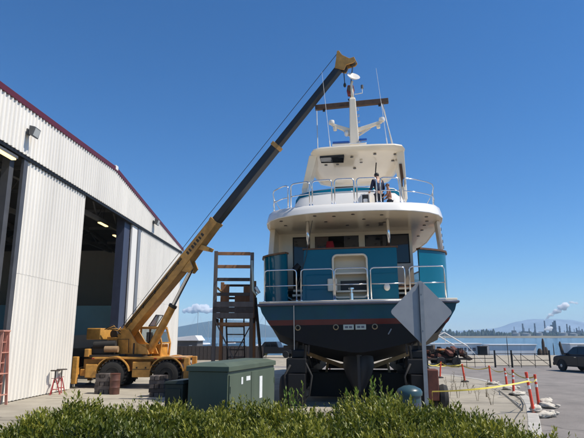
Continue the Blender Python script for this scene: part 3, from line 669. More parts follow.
# hardtop
ht = [(-1.62, 2.75), (-1.52, 2.5), (-1.25, 2.36), (-0.5, 2.3), (0.8, 2.3), (1.45, 2.36), (1.74, 2.5), (1.86, 2.8), (1.85, 3.4), (1.7, 5.2), (1.45, 6.1), (0.9, 6.5), (-0.9, 6.5), (-1.5, 6.1), (-1.68, 5.2), (-1.66, 3.4)]
ht = [(x - 0.1, y) for x, y in ht]
cx_, cy_ = 0.0, 4.3
UP = Matrix.Translation((0.24, 0, 0.0))
def hs(k, z, tilt=-0.07): return [(cx_ + (x - cx_) * k, cy_ + (y - cy_) * k, z + (y - 2.3) * tilt) for x, y in ht]
rows = [hs(0.5, 8.57), hs(0.86, 8.62), hs(0.97, 8.68), hs(1.0, 8.76), hs(0.985, 8.82), hs(0.9, 8.86), hs(0.4, 8.92)]
hto = MB(UP).loft(rows).build('hardtop', 'gelcoat', yt, smooth='auto')
def under(x, y): # height of the hardtop's underside
    k = max(abs(x - cx_) / 1.75, abs(y - cy_) / 2.1); z = 8.565 if k < 0.5 else 8.57 + (k - 0.5) / 0.36 * 0.05
    return z + (y - 2.3) * -0.07
hq = [(-1.38, 2.74, under(-1.38, 2.74) - 0.03), (-0.48, 2.70, under(-0.48, 2.7) - 0.03), (-0.52, 3.22, under(-0.52, 3.22) - 0.03), (-1.36, 3.24, under(-1.36, 3.24) - 0.03)]
hx = MB(UP).loft([hq, [(x, y, z + 0.06) for x, y, z in hq]]).build('roof_hatch', 'glass_dark', hto)
MB(UP).tube([(x, y, z - 0.005) for x, y, z in hq], 0.02, 6, closed=True).build('hatch_frame', 'black_steel', hx)
for x, y in ((-0.2, 2.9), (0.65, 2.75), (1.4, 2.9), (-1.2, 3.6), (-0.75, 3.5), (0.15, 3.4), (1.35, 3.5), (-0.1, 4.0), (-1.15, 4.5), (-0.85, 5.1), (0.5, 4.6), (-0.3, 5.3), (0.75, 5.2)):
    MB(UP).lathe([(0.06, 0), (0.06, -0.02), (0, -0.022)], (x, y, under(x, y) + 0.012), 'Z', 10).build('downlight', 'downlight', hto)
MB(UP).tube([(0.72, 3.5, under(0.7, 3.5)), (0.66, 4.2, 7.85)], 0.022, 8).build('stay', 'black_steel', hto)
for s, xa, xb in ((-1, -1.78, -2.12), (1, 1.72, 1.78)):
    lo = [(xb, 3.1, 6.9), (xb, 4.3, 6.9), (xb - s * 0.2, 4.3, 6.9), (xb - s * 0.2, 3.1, 6.9)]
    mi = [(xb, 3.2, 7.5), (xb, 4.0, 7.5), (xb - s * 0.22, 4.0, 7.5), (xb - s * 0.22, 3.2, 7.5)]
    hi = [(xa, 2.75, 8.66), (xa, 3.7, 8.60), (xa - s * 0.3, 3.7, 8.60), (xa - s * 0.3, 2.75, 8.66)]
    sp = MB(UP).loft([lo, mi, hi]).build('hardtop_support', 'gelcoat', yt, bevel=0.03)
MB(UP).loft([[(1.60, 3.12, 7.4), (1.60, 3.3, 7.4), (1.70, 3.3, 7.4), (1.70, 3.12, 7.4)], [(1.52, 2.88, 8.2), (1.52, 3.1, 8.2), (1.62, 3.1, 8.2), (1.62, 2.88, 8.2)]]).build('support_slot', 'door_wood', sp)
# signal mast
def mx(x, z, hx, hy, y=4.1): return [(x - hx, y - hy, z), (x + hx, y - hy, z), (x + hx, y + hy, z), (x - hx, y + hy, z)]
ms = MB(UP).loft([mx(-0.06, 8.75, 0.21, 0.3), mx(-0.07, 9.4, 0.19, 0.27), mx(-0.08, 11.35, 0.125, 0.16), mx(-0.08, 11.45, 0.1, 0.12)]).build('mast', 'gelcoat', yt, bevel=0.03)
for s, xt in ((-1, -0.95), (1, 1.05)):
    MB(UP).beam((-0.08 + s * 0.1, 4.08, 10.02), (xt, 4.06, 10.36), 0.16, 0.2, w2=0.12, h2=0.1).build('spreader_arm', 'gelcoat', ms, bevel=0.02)
    MB(UP).beam((-0.08 + s * 0.1, 4.08, 9.78), (xt * 0.55, 4.06, 10.12), 0.05, 0.07).build('arm_brace', 'gelcoat', ms)
    MB(UP).lathe([(0, -0.05), (0.11, -0.05), (0.13, 0.0), (0.11, 0.1), (0, 0.12)], (xt, 4.06, 10.42), 'Z', 12).build('light_pod', 'gelcoat_white', ms, smooth='auto')
    MB(UP).lathe([(0, -0.16), (0.07, -0.15), (0.09, -0.02), (0, 0)], (xt * 0.86, 4.06, 10.24), 'Z', 10).build('deck_lamp', 'gelcoat', ms, smooth='auto')
MB(UP).box(-0.92, -0.26, 3.72, 3.84, 9.44, 9.51).build('radar_array', 'blue_bar', ms, bevel=0.015)
MB(UP).box(0.1, 0.42, 3.72, 3.84, 9.50, 9.58).build('radar_array', 'blue_bar', ms, bevel=0.015)
MB(UP).box(-0.95, 0.4, 3.74, 3.82, 9.36, 9.42).build('radar_shelf', 'gelcoat_white', ms, bevel=0.015)
for k in range(7):
    z = 9.35 + k * 0.27; w_ = 0.19 - k * 0.011
    MB(UP).tube([(-0.08 + w_ - 0.02, 4.0, z), (-0.08 + w_ + 0.11, 4.0, z), (-0.08 + w_ + 0.11, 4.2, z), (-0.08 + w_ - 0.02, 4.2, z)], 0.017, 6).build('mast_step', 'stainless', ms)
MB(UP).sphere((-0.36, 4.0, 9.92), 0.1, 0.1, 0.13).build('horn', 'gelcoat_white', ms, smooth=True)
MB(UP).tube([(-0.08, 4.1, 11.44), (-0.08, 4.1, 11.72), (-0.1, 4.1, 12.05), (-0.05, 4.08, 12.2)], [0.07, 0.06, 0.05, 0.045], 10).build('dish_post', 'gelcoat', ms, smooth=True)
dm = MB(UP @ Matrix.Translation((-0.03, 4.06, 12.3)) @ Matrix.Rotation(R(50), 4, 'X') @ Matrix.Rotation(R(18), 4, 'Y'))
dm.lathe([(0.0, 0.0), (0.16, 0.02), (0.25, 0.09), (0.27, 0.12), (0.25, 0.12), (0.14, 0.06), (0.0, 0.045)], n=20).build('satellite_dish', 'gelcoat_white', ms, smooth='auto')
MB(UP).tube([(0.02, 4.1, 11.62), (0.33, 4.1, 11.66), (0.33, 4.1, 11.86)], 0.02, 6).build('lamp_arm', 'gelcoat_white', ms)
MB(UP).lathe([(0, 0), (0.055, 0), (0.055, 0.14), (0, 0.15)], (0.33, 4.1, 11.86), 'Z', 10).build('masthead_light', 'lamp_housing', ms, smooth='auto')
for x0, x1, y in ((-0.98, -1.26, 3.6), (1.22, 0.90, 3.6)):
    MB(UP).tube([(x0, y, 8.85), (x0 + (x1 - x0) * 0.2, y, 9.5)], 0.022, 8).build('antenna_base', 'gelcoat_white', yt)
    MB(UP).tube([(x0 + (x1 - x0) * 0.2, y, 9.5), (x1, y, 12.45)], 0.012, 6, r2=0.006).build('whip_antenna', 'gelcoat_white', yt)
# hull fittings on the stern
for x in (-1.77, -0.63, 0.52):
    e = MB().lathe([(0.0, 0.02), (0.085, 0.02), (0.085, -0.03), (0.06, -0.035), (0.055, 0.01), (0, 0.012)], (x, 0.0, 2.29), 'Y', 16)
    e.build('exhaust_outlet', 'bronze', yt, smooth='auto')
for x0, x1 in ((-0.41, -0.10), (-0.05, 0.26)):
    b = MB().box(x0, x1, -0.03, 0.02, 2.21, 2.36).build('name_board', 'board_green', yt, bevel=0.006)
    for k in range(2):                               # worn letter shapes, too faint to read
        xx = x0 + 0.05 + k * 0.12; MB().box(xx, xx + 0.09, -0.034, -0.031, 2.255, 2.315).build('letter', 'lettering', b)
MB().beam((0.9, 0.0, 2.06), (1.0, 0.0, 2.22), 0.05, 0.03).build('trim_tab_rod', 'galvanised', yt)
MB().box(-0.06, 0.1, 0.45, 0.5, 1.44, 1.5).build('anode', 'galvanised', yt)
MB().tube([(-1.87, -0.12, 3.0), (-1.88, -0.05, 2.4), (-1.9, 0.1, 1.2), (-1.9, 0.1, 0.1)], 0.014, 6).build('hanging_line', 'sling', yt)
# red cloth over the saloon doorway
rc = MB().loft([[(-1.02, 0, 0), (-0.82, -0.02, 0), (-0.8, 0.04, 0), (-1.02, 0.05, 0)], [(-1.06, -0.02, -0.2), (-0.76, 0.0, -0.2), (-0.76, 0.05, -0.2), (-1.04, 0.05, -0.2)], [(-1.04, 0, -0.36), (-0.78, -0.03, -0.34), (-0.78, 0.03, -0.34), (-1.04, 0.03, -0.36)]]).build('red_jacket', 'red_cloth', None, smooth=True)
rc.location = yt.matrix_basis @ Vector((0.05, 2.9, 5.40)); rc.rotation_euler = yt.rotation_euler
tag(rc, 'small red cloth hanging in the dark cabin doorway of the yacht', 'jacket')

# ------------------------------------------------------------------ people on the flybridge (yacht coordinates)
def skin_mesh(name, verts, edges, radii, m, parent, sub=2):
    me = bpy.data.meshes.new(name); me.from_pydata(verts, edges, []); me.update()
    o = bpy.data.objects.new(name, me); C.objects.link(o); o.parent = parent
    sk = o.modifiers.new('skin', 'SKIN'); sk.use_smooth_shade = True
    if not me.skin_vertices: me.skin_vertices.new()
    for i, r in enumerate(radii):
        rr = r if isinstance(r, tuple) else (r, r); me.skin_vertices[0].data[i].radius = rr
        me.skin_vertices[0].data[i].use_root = (i == 0)
    ss = o.modifiers.new('subsurf', 'SUBSURF'); ss.levels = 1; ss.render_levels = sub
    me.materials.append(M[m]); return o
def person(label, loc, rz, H, shirt, hair, lean=0.0, arms=((0.12, -0.28), (0.1, -0.3))):
    """H total height; local +y is where the person faces"""
    p = thing('person', label, 'person', loc, rz); s = H / 1.75
    L = lambda y, z: y + lean * max(0, z - 0.9)      # bend from the hips
    P = lambda x, y, z: (x * s, L(y, z) * s, z * s)
    V = [P(0, 0, 0.95), P(0, 0.0, 1.15), P(0, 0.0, 1.38), P(0, 0, 1.5), P(0, 0.02, 1.6), P(0, 0.03, 1.70)]
    E = [(0, 1), (1, 2), (2, 3), (3, 4), (4, 5)]; Rr = [(0.15, 0.11), (0.14, 0.1), (0.16, 0.1), 0.055, 0.085, 0.075]
    def chain(start, pts):
        prev = start
        for q, r in pts:
            V.append(P(*q)); Rr.append(r); E.append((prev, len(V) - 1)); prev = len(V) - 1
        return prev
    hand = []
    for sgn, (ay, az) in zip((-1, 1), arms):
        e = chain(2, [((sgn * 0.19, 0, 1.42), 0.06), ((sgn * 0.26, ay * 0.4, 1.16), 0.045), ((sgn * 0.24, ay + 0.12, 1.16 + az * 0.4), 0.034), ((sgn * 0.24, ay + 0.17, 1.14 + az * 0.45), 0.036)])
        for k in range(5):                           # fingers
            off = (k - 2) * 0.018; V.append(P(sgn * 0.24 + off, ay + 0.25 - 0.012 * abs(k - 2), 1.12 + az * 0.45)); Rr.append(0.009); E.append((e, len(V) - 1))
    for sgn in (-1, 1):
        chain(0, [((sgn * 0.09, 0, 0.88), 0.085), ((sgn * 0.1, 0.02, 0.5), 0.058), ((sgn * 0.1, -0.02, 0.09), 0.04), ((sgn * 0.1, 0.12, 0.04), 0.04)])
    Rs = [(tuple(q * s for q in r) if isinstance(r, tuple) else r * s) for r in Rr]
    skin_mesh('body', V, E, Rs, 'skin', p)
    Vs = [P(0, 0, 0.93), P(0, 0, 1.15), P(0, 0, 1.38), P(0, 0, 1.47)]; Es = [(0, 1), (1, 2), (2, 3)]; Rq = [(0.175, 0.13), (0.165, 0.125), (0.18, 0.12), 0.075]
    for sgn, (ay, az) in zip((-1, 1), arms):
        b = len(Vs); Vs += [P(sgn * 0.19, 0, 1.42), P(sgn * 0.262, ay * 0.4, 1.16), P(sgn * 0.242, ay + 0.1, 1.16 + az * 0.36)]; Rq += [0.078, 0.062, 0.05]; Es += [(2, b), (b, b + 1), (b + 1, b + 2)]
    skin_mesh('shirt', Vs, Es, [(tuple(q * s for q in r) if isinstance(r, tuple) else r * s) for r in Rq], shirt, p)
    Vs = [P(0, 0, 0.97)]; Es = []; Rq = [(0.17, 0.125)]
    for sgn in (-1, 1):
        b = len(Vs); Vs += [P(sgn * 0.09, 0, 0.86), P(sgn * 0.1, 0.02, 0.5), P(sgn * 0.1, -0.02, 0.1)]; Rq += [0.105, 0.078, 0.062]; Es += [(0, b), (b, b + 1), (b + 1, b + 2)]
    skin_mesh('trousers', Vs, Es, [(tuple(q * s for q in r) if isinstance(r, tuple) else r * s) for r in Rq], 'dark_trousers', p)
    hd = P(0, 0.03, 1.655); hb = MB()
    hb.sphere((hd[0], hd[1] - 0.015 * s, hd[2] + 0.03 * s), 0.092 * s, 0.1 * s, 0.095 * s, seed=2.0, amp=0.1).build('hair', hair, p, smooth=True)
    MB().sphere((hd[0], hd[1] + 0.10 * s, hd[2] - 0.01 * s), 0.014 * s, 0.02 * s, 0.022 * s, n=8, m=6).build('nose', 'skin', p, smooth=True)
    for sgn in (-1, 1):
        MB().sphere((hd[0] + sgn * 0.03 * s, hd[1] + 0.083 * s, hd[2] + 0.015 * s), 0.011 * s, n=8, m=6).build('eye', 'hair_dark', p, smooth=True)
        MB().sphere((hd[0] + sgn * 0.088 * s, hd[1], hd[2]), 0.012 * s, 0.025 * s, 0.033 * s, n=8, m=6).build('ear', 'skin', p, smooth=True)
    MB().sphere((hd[0], hd[1] + 0.083 * s, hd[2] - 0.045 * s), 0.024 * s, 0.008 * s, 0.006 * s, n=8, m=4).build('mouth', 'hook_red', p)
    return p
YM = yt.matrix_basis
q = YM @ Vector((0.92, 1.85, 6.0)); person('dark-haired person in a navy top standing at the flybridge rail, turned away', q, R(20), 1.60, 'navy_shirt', 'hair_dark', 0.18)
q = YM @ Vector((1.28, 1.9, 5.98)); person('brown-haired person in a brown top crouching in the flybridge boarding gap', q, R(75), 1.2, 'brown_shirt', 'hair_brown', 0.1)

# ------------------------------------------------------------------ mobile crane (local x along the carrier, facing right)
CR0 = Vector((-6.1, 23.6, 0))
cr = thing('mobile_crane', 'yellow rough terrain crane with long black telescopic boom raised over the yacht', 'crane', CR0)
MB().box(-2.45, 1.75, -0.5, 0.5, 0.72, 1.12).build('chassis', 'crane_yellow', cr, bevel=0.03)
MB().box(-1.95, 1.75, -0.98, 0.98, 1.12, 1.2).build('deck', 'crane_yellow', cr, bevel=0.01)
MB().box(-0.30, 0.42, -1.02, -0.55, 0.42, 1.02).build('tool_box', 'crane_yellow', cr, bevel=0.03)
MB().box(-0.22, 0.36, 0.55, 1.02, 0.45, 1.0).build('fuel_tank', 'crane_yellow', cr, bevel=0.05)
MB().box(-0.3, 0.42, -1.028, -1.021, 0.72, 0.74).build('box_seam', 'grease_dark', cr)
def wheel(x, y, side):
    t = MB(); prof = [(0.28, -0.2), (0.44, -0.21), (0.51, -0.17), (0.535, -0.08), (0.535, 0.08), (0.51, 0.17), (0.44, 0.21), (0.28, 0.2)]
    w = t.lathe(prof, (x, y, 0.535), 'Y', 36).build('wheel', 'rubber', cr, smooth='auto')
    lug = MB()
    for k in range(22):                             # chevron tread blocks of this tyre
        a = 2 * math.pi * k / 22
        for sg in (-1, 1):
            T = Matrix.Translation((x, y, 0.535)) @ Matrix.Rotation(a + sg * 0.07, 4, 'Y')
            l_ = MB(T); l_.beam((0, sg * 0.02, 0.545), (0.06, sg * 0.2, 0.535), 0.05, 0.05); lug.v += []; lug.f += [tuple(i + len(lug.v) for i in f) for f in l_.f]; lug.v += l_.v
    lug.build('tread', 'rubber', w, kind='stuff')
    f = -1 if side < 0 else 1
    MB().lathe([(0.0, 0), (0.09, 0), (0.1, -0.05 * f), (0.24, -0.07 * f), (0.27, 0.02 * f), (0.29, 0.02 * f), (0.29, -0.3 * f), (0, -0.3 * f)], (x, y + f * 0.2, 0.535), 'Y', 24).build('rim', 'grease_dark', w, smooth='auto')
for x in (-1.08, 1.08):
    for y in (-0.86, 0.86): wheel(x, y, y)
    MB().tube([(x, -0.6, 0.535), (x, 0.6, 0.535)], 0.12, 12).build('axle', 'grease_dark', cr)
    for sy in (-1, 1):
        a = arc((x, 0.535), 0.66, 10, 170, 14, 'xz', 0); b = arc((x, 0.535), 0.70, 10, 170, 14, 'xz', 0)
        rows = [[(p[0], sy * 0.62, p[2]), (p[0], sy * 1.08, p[2]), (q[0], sy * 1.08, q[2]), (q[0], sy * 0.62, q[2])] for p, q in zip(a, b)]
        MB().loft(rows).build('fender', 'crane_yellow', cr, smooth='auto')
for x, ztop in ((-2.62, 1.22), (1.86, 1.18)):
    for sy in (-1, 1):
        o = MB().box(x - 0.1, x + 0.1, sy * 0.9 - 0.11, sy * 0.9 + 0.11, 0.16, ztop).build('outrigger', 'crane_yellow', cr, bevel=0.02)
        MB().tube([(x, sy * 0.9, 0.05), (x, sy * 0.9, 0.3)], 0.06, 10).build('jack_rod', 'chrome', o, smooth='auto')
        MB().lathe([(0, 0), (0.2, 0), (0.2, 0.03), (0.07, 0.06), (0, 0.06)], (x, sy * 0.9, 0), 'Z', 16).build('float_pad', 'grease_dark', o, smooth='auto')
    MB().box(x - 0.09, x + 0.09, -0.79, 0.79, 0.5, 0.78).build('outrigger_beam', 'crane_yellow', cr, bevel=0.02)
MB().box(-2.5, -1.7, -0.7, 0.7, 0.45, 0.72).build('rear_frame', 'crane_yellow', cr, bevel=0.03)
MB().box(-2.2, -1.72, -0.98, -0.6, 0.4, 0.92).build('battery_box', 'crane_yellow', cr, bevel=0.03)
# engine cluster behind the turret
MB().box(-2.3, -1.05, -0.75, 0.75, 1.2, 1.28).build('engine_deck', 'grease_dark', cr, bevel=0.01)
MB().box(-2.25, -1.25, -0.45, 0.6, 1.28, 1.6).build('engine_block', 'grease_dark', cr, bevel=0.06)
MB().tube([(-2.1, -0.42, 1.66), (-1.2, -0.42, 1.70)], 0.15, 14).build('air_cleaner', 'rubber', cr, smooth='auto')
MB().tube([(-1.6, -0.55, 1.5), (-1.05, -0.55, 1.5)], 0.13, 14).build('hydraulic_reservoir', 'tan_cover', cr, smooth='auto')
MB().box(-2.35, -2.15, -0.8, -0.1, 1.2, 1.52).build('radiator_shroud', 'crane_yellow', cr, bevel=0.03)
# turret group: local frame turned toward the yacht
TB = Matrix.Translation((-0.35, 0, 0)) @ Matrix.Rotation(-R(20), 4, 'Z')
MB(TB).lathe([(0, 1.2), (0.55, 1.2), (0.55, 1.3), (0, 1.3)], n=28).build('slew_ring', 'grease_dark', cr, smooth='auto')
for sy in (-1, 1):
    MB(TB).prism([(-0.85, 1.3), (0.75, 1.3), (0.62, 1.55), (0.1, 1.78), (-0.32, 2.32), (-0.72, 2.34), (-0.92, 1.8)], sy * 0.30, sy * 0.36, 'Y').build('turret_plate', 'crane_yellow', cr, bevel=0.015)
MB(TB).box(-0.8, 0.55, -0.295, 0.295, 1.305, 1.7).build('turret_body', 'crane_yellow', cr, bevel=0.03)
MB(TB).box(-2.15, -1.42, -0.75, 0.75, 1.88, 2.36).build('counterweight', 'crane_yellow', cr, bevel=0.04)
wd = MB(TB).box(-1.44, -0.9, -0.3, 0.3, 1.85, 1.98).build('winch_bed', 'crane_yellow', cr, bevel=0.02)
wd = MB(TB).tube([(-1.12, -0.28, 2.12), (-1.12, 0.28, 2.12)], 0.18, 18).build('winch_drum', 'grease_dark', cr, smooth='auto')
for k in range(6): MB(TB).tube([(-1.25 + 0.05 * k, -0.72 + 0.03 * k, 2.3), (-1.0 + 0.05 * k, -0.5, 2.5 - 0.05 * k), (-0.7, -0.38, 2.1 + 0.06 * k)], 0.022, 6).build('hydraulic_hose', 'crane_yellow' if k % 2 else 'rubber', cr, smooth=True)
# boom: side profile in the turret's x-z plane
B0 = Vector((-0.6, 0, 2.2)); ang = math.atan2(11.0, 9.96); bx = Vector((math.cos(ang), 0, math.sin(ang))); bz = Vector((-math.sin(ang), 0, math.cos(ang)))
def bp(s_, h): p = B0 + bx * s_ + bz * h; return (p.x, p.z)
MB(TB).prism([bp(-0.35, -0.15), bp(-0.2, -0.24), bp(0.6, -0.24), bp(3.5, -0.29), bp(4.1, -0.26), bp(6.1, -0.175), bp(6.1, 0.205), bp(3.0, 0.21), bp(0.3, 0.20), bp(-0.35, 0.16)], -0.26, 0.26, 'Y').build('boom_base_section', 'crane_yellow', cr, bevel=0.02)
MB(TB).prism([bp(6.0, -0.19), bp(6.14, -0.19), bp(6.14, 0.22), bp(6.0, 0.22)], -0.28, 0.28, 'Y').build('boom_collar', 'crane_yellow', cr, bevel=0.01)
MB(TB).prism([bp(5.4, -0.135), bp(10.2, -0.135), bp(10.2, 0.175), bp(5.4, 0.175)], -0.21, 0.21, 'Y').build('boom_middle_section', 'boom_black', cr, bevel=0.02)
MB(TB).prism([bp(10.05, -0.16), bp(10.22, -0.16), bp(10.22, 0.20), bp(10.05, 0.20)], -0.235, 0.235, 'Y').build('boom_collar', 'crane_yellow', cr, bevel=0.01)
MB(TB).prism([bp(9.8, -0.105), bp(14.45, -0.105), bp(14.45, 0.145), bp(9.8, 0.145)], -0.165, 0.165, 'Y').build('boom_tip_section', 'boom_black', cr, bevel=0.02)
tip = B0 + bx * 14.5
def hp(x, z): return (tip.x + 0.04 + x * 0.78, tip.z + 0.07 + z * 0.72)
for sy in (-1, 1):
    MB(TB).prism([hp(-0.5, -0.42), hp(0.0, -0.62), hp(0.12, -0.34), hp(0.5, -0.28), hp(0.62, -0.14), hp(0.55, 0.06), hp(0.3, 0.02), hp(-0.1, 0.32), hp(-0.25, 0.62), hp(-0.36, 0.6), hp(-0.42, 0.1)], sy * 0.13, sy * 0.2, 'Y').build('boom_head_plate', 'crane_yellow', cr, bevel=0.01)
for sx, sz in ((0.34, -0.03), (0.0, -0.24), (-0.18, 0.32)):
    MB(TB).lathe([(0, -0.08), (0.13, -0.08), (0.1, 0), (0.13, 0.08), (0, 0.08)], (tip.x + sx, 0, tip.z + sz), 'Y', 18).build('sheave', 'grease_dark', cr, smooth='auto')
for k in range(7):                                   # worn lettering on the boom side, too small to read
    s0 = 4.3 + k * 0.165; w_ = (0.11, 0.09, 0.12, 0.10, 0.12, 0.09, 0.11)[k]
    MB(TB).prism([bp(s0, -0.075), bp(s0 + w_, -0.07), bp(s0 + w_ - 0.01, 0.085), bp(s0 + 0.012, 0.08)], -0.266, -0.2605, 'Y').build('letter', 'grease_dark', cr)
for h_, r_ in ((0.12, 0.02), (0.05, 0.016)):
    MB(TB).tube([(bp(0.2, h_)[0], -0.285, bp(0.2, h_)[1]), (bp(2.2, h_ - 0.02)[0], -0.285, bp(2.2, h_ - 0.02)[1]), (bp(4.0, h_)[0], -0.28, bp(4.0, h_)[1])], r_, 6).build('boom_hose', 'rubber', cr, smooth=True)
for k in range(5): MB(TB).box(bp(0.5 + k * 0.8, 0)[0] - 0.03, bp(0.5 + k * 0.8, 0)[0] + 0.03, -0.31, -0.262, bp(0.5 + k * 0.8, 0)[1] + 0.02, bp(0.5 + k * 0.8, 0)[1] + 0.16).build('hose_clamp', 'grease_dark', cr)
for k in range(3): MB().tube([(0.5, -1.0, 0.45 + 0.22 * k), (0.5, -1.1, 0.45 + 0.22 * k), (0.68, -1.1, 0.45 + 0.22 * k), (0.68, -1.0, 0.45 + 0.22 * k)], 0.014, 6).build('access_step', 'grease_dark', cr)
for x in (-0.12, 0.24): MB().box(x - 0.03, x + 0.03, -1.035, -1.02, 0.76, 0.82).build('latch', 'grease_dark', cr)
for x in (-1.9, -0.9, 0.6, 1.6): MB().box(x - 0.05, x + 0.05, -0.99, -0.975, 1.13, 1.17).build('marker_light', 'red_lens', cr)
MB(TB).tube([(-0.75, -0.42, 1.35), (-0.75, -0.46, 1.9), (-0.2, -0.46, 1.9), (-0.2, -0.42, 1.35)], 0.018, 6).build('grab_rail', 'grease_dark', cr, smooth=True)
# lift cylinder
a0, a1 = Vector((0.55, 0, 1.45)), Vector((bp(3.9, -0.5)[0], 0, bp(3.9, -0.5)[1])); am = a0.lerp(a1, 0.56)
lc = MB(TB).tube([a0, am], 0.16, 16).build('lift_cylinder', 'crane_yellow', cr, smooth='auto')
MB(TB).tube([am, a1], 0.085, 14).build('cylinder_rod', 'chrome', lc, smooth='auto'); MB(TB).tube([am - (am - a0).normalized() * 0.1, am], 0.18, 16).build('cylinder_gland', 'grease_dark', lc, smooth='auto')
for sy in (-0.2, 0.2): MB(TB).prism([bp(3.6, -0.27), bp(4.2, -0.24), bp(4.05, -0.62), bp(3.8, -0.62)], sy - 0.03, sy + 0.03, 'Y').build('cylinder_lug', 'crane_yellow', cr)
MB(TB).prism([bp(4.75, -0.22), bp(5.0, -0.21), bp(5.15, -0.62), bp(5.0, -0.66)], -0.2, 0.2, 'Y').build('boom_stop', 'crane_yellow', cr, bevel=0.02)
# cab on the far side of the boom
TB_ = TB; TB = TB @ Matrix.Translation((-0.2, 0, 0))
cf = MB(TB)
cb_ = [(-0.05, 1.22), (0.98, 1.22), (1.02, 1.75), (0.82, 2.36), (-0.02, 2.36), (-0.05, 1.75)]
for y in (0.40, 1.08):
    for a, b in zip(cb_, cb_[1:] + cb_[:1]): cf.beam((a[0], y, a[1]), (b[0], y, b[1]), 0.07)
for p in cb_: cf.beam((p[0], 0.40, p[1]), (p[0], 1.08, p[1]), 0.06)
cabo = cf.build('cab', 'crane_yellow', cr)
MB(TB).box(0.0, 0.95, 0.42, 1.06, 1.21, 1.70).build('cab_panel', 'crane_yellow', cabo, bevel=0.02)
MB(TB).box(-0.06, 0.86, 0.38, 1.1, 2.37, 2.43).build('cab_roof', 'crane_yellow', cabo, bevel=0.02)
g = bpy.data.materials.new('cab_glass'); g.use_nodes = True; M['cab_glass'] = g
gp = g.node_tree.nodes['Principled BSDF']; gp.inputs['Transmission Weight'].default_value = 0.85; gp.inputs['Roughness'].default_value = 0.03; gp.inputs['Base Color'].default_value = (0.55, 0.65, 0.68, 1)
for y in (0.405, 1.075):
    for poly in ([(0.0, 1.74), (0.40, 1.74), (0.40, 2.32), (0.02, 2.32)], [(0.46, 1.74), (0.98, 1.74), (0.80, 2.32), (0.46, 2.32)]):
        MB(TB).prism(poly, y - 0.004, y + 0.004, 'Y').build('pane', 'cab_glass', cabo)
MB(TB).add([(1.015, 0.44, 1.74), (1.015, 1.04, 1.74), (0.83, 1.04, 2.32), (0.83, 0.44, 2.32)], [(0, 1, 2, 3)]).build('windscreen', 'cab_glass', cabo)
MB(TB).box(0.2, 0.6, 0.55, 0.95, 1.7, 1.85).build('operator_seat', 'rubber', cabo, bevel=0.03); MB(TB).box(0.14, 0.24, 0.55, 0.95, 1.8, 2.2).build('seat_back', 'rubber', cabo, bevel=0.03)
hw = [(0.32, 0.45, 2.45), (0.32, 0.98, 2.45), (0.66, 0.98, 2.92), (0.66, 0.45, 2.92)]
hf = MB(TB).tube(hw, 0.025, 6, closed=True).build('roof_window', 'grease_dark', cabo); MB(TB).add(hw, [(0, 1, 2, 3)]).build('window_pane', 'cab_glass', hf)
TB = TB_
MB(TB).tube([(0.1, -0.5, 1.3), (0.1, -0.5, 1.75)], 0.035, 8).build('exhaust_stack', 'grease_dark', cr)
# hoist rope above the boom and falls to the hook
def twp(p): return CR0 + (TB @ Vector(p))
MB(TB).tube([(-0.98, -0.1, 2.28), (bp(6, 0.48)[0], -0.05, bp(6, 0.48)[1]), (tip.x - 0.25, 0, tip.z + 0.53)], 0.012, 6).build('hoist_rope', 'wire', cr)
HOOK = YM @ Vector((0.10, 4.5, 12.0))
tw = [twp((tip.x + 0.36, y, tip.z - 0.14)) for y in (-0.06, 0.06)]
for p in tw: MB().tube([p - CR0, Vector((HOOK.x, HOOK.y, HOOK.z + 0.2)) - CR0 + (p - tw[0]) * 0.5], 0.012, 6).build('hoist_rope', 'wire', cr)
p_ = twp((tip.x - 0.02, 0, tip.z - 0.34)) - CR0
MB().tube([p_, p_ + Vector((0.03, 0, -0.55))], 0.02, 6).build('spare_hook_line', 'wire', cr); MB().sphere(p_ + Vector((0.03, 0, -0.62)), 0.06, 0.06, 0.1).build('overhaul_ball', 'grease_dark', cr, smooth=True)
hk = thing('hook_block', 'dark red crane hook block hanging above the spreader beam', 'hook block', HOOK)
MB().prism([(-0.16, -0.02), (-0.11, -0.26), (0.11, -0.26), (0.16, -0.02), (0.12, 0.2), (-0.12, 0.2)], -0.07, 0.07, 'Y').build('cheek_plate', 'hook_red', hk, bevel=0.015)
MB().lathe([(0, -0.085), (0.13, -0.085), (0.13, 0.085), (0, 0.085)], (0, 0, 0.03), 'Y', 18).build('sheave', 'grease_dark', hk, smooth='auto')
MB().tube([(0, 0, -0.26), (0, 0, -0.32)] + arc((0, -0.4), 0.09, 80, -190, 12, 'xz', 0), 0.028, 8).build('hook', 'grease_dark', hk, smooth=True)
# spreader beam with its slings
sA, sB = YM @ Vector((-1.40, 4.75, 11.42)), YM @ Vector((1.64, 4.75, 11.54)); sM = (sA + sB) / 2
sb = thing('spreader_beam', 'long dark brown timber spreader beam slung behind the yacht mast', 'beam', sM)
MB().beam(sA - sM, sB - sM, 0.2, 0.2).build('timber', 'beam_brown', sb, bevel=0.015)
for f in (0.12, 0.88):
    c_ = sA.lerp(sB, f) - sM; MB().beam(c_ + Vector((0, 0, -0.1)), c_ + Vector((0, 0, -0.2)), 0.1, 0.06).build('shackle', 'grease_dark', sb)
for p, q in ((sA.lerp(sB, 0.02), (-1.26, 3.6, 8.80)), (sA.lerp(sB, 0.90), (1.66, 3.2, 8.80)), (sA.lerp(sB, 0.92), (1.84, 4.9, 8.72))):
    MB().tube([p - sM, (YM @ Vector(q)) - sM], 0.018, 6).build('sling', 'sling', sb)
for f in (0.46, 0.54): MB().tube([sA.lerp(sB, f) - sM + Vector((0, 0, 0.1)), HOOK - sM + Vector((0, 0, -0.46))], 0.016, 6).build('sling', 'sling', sb)

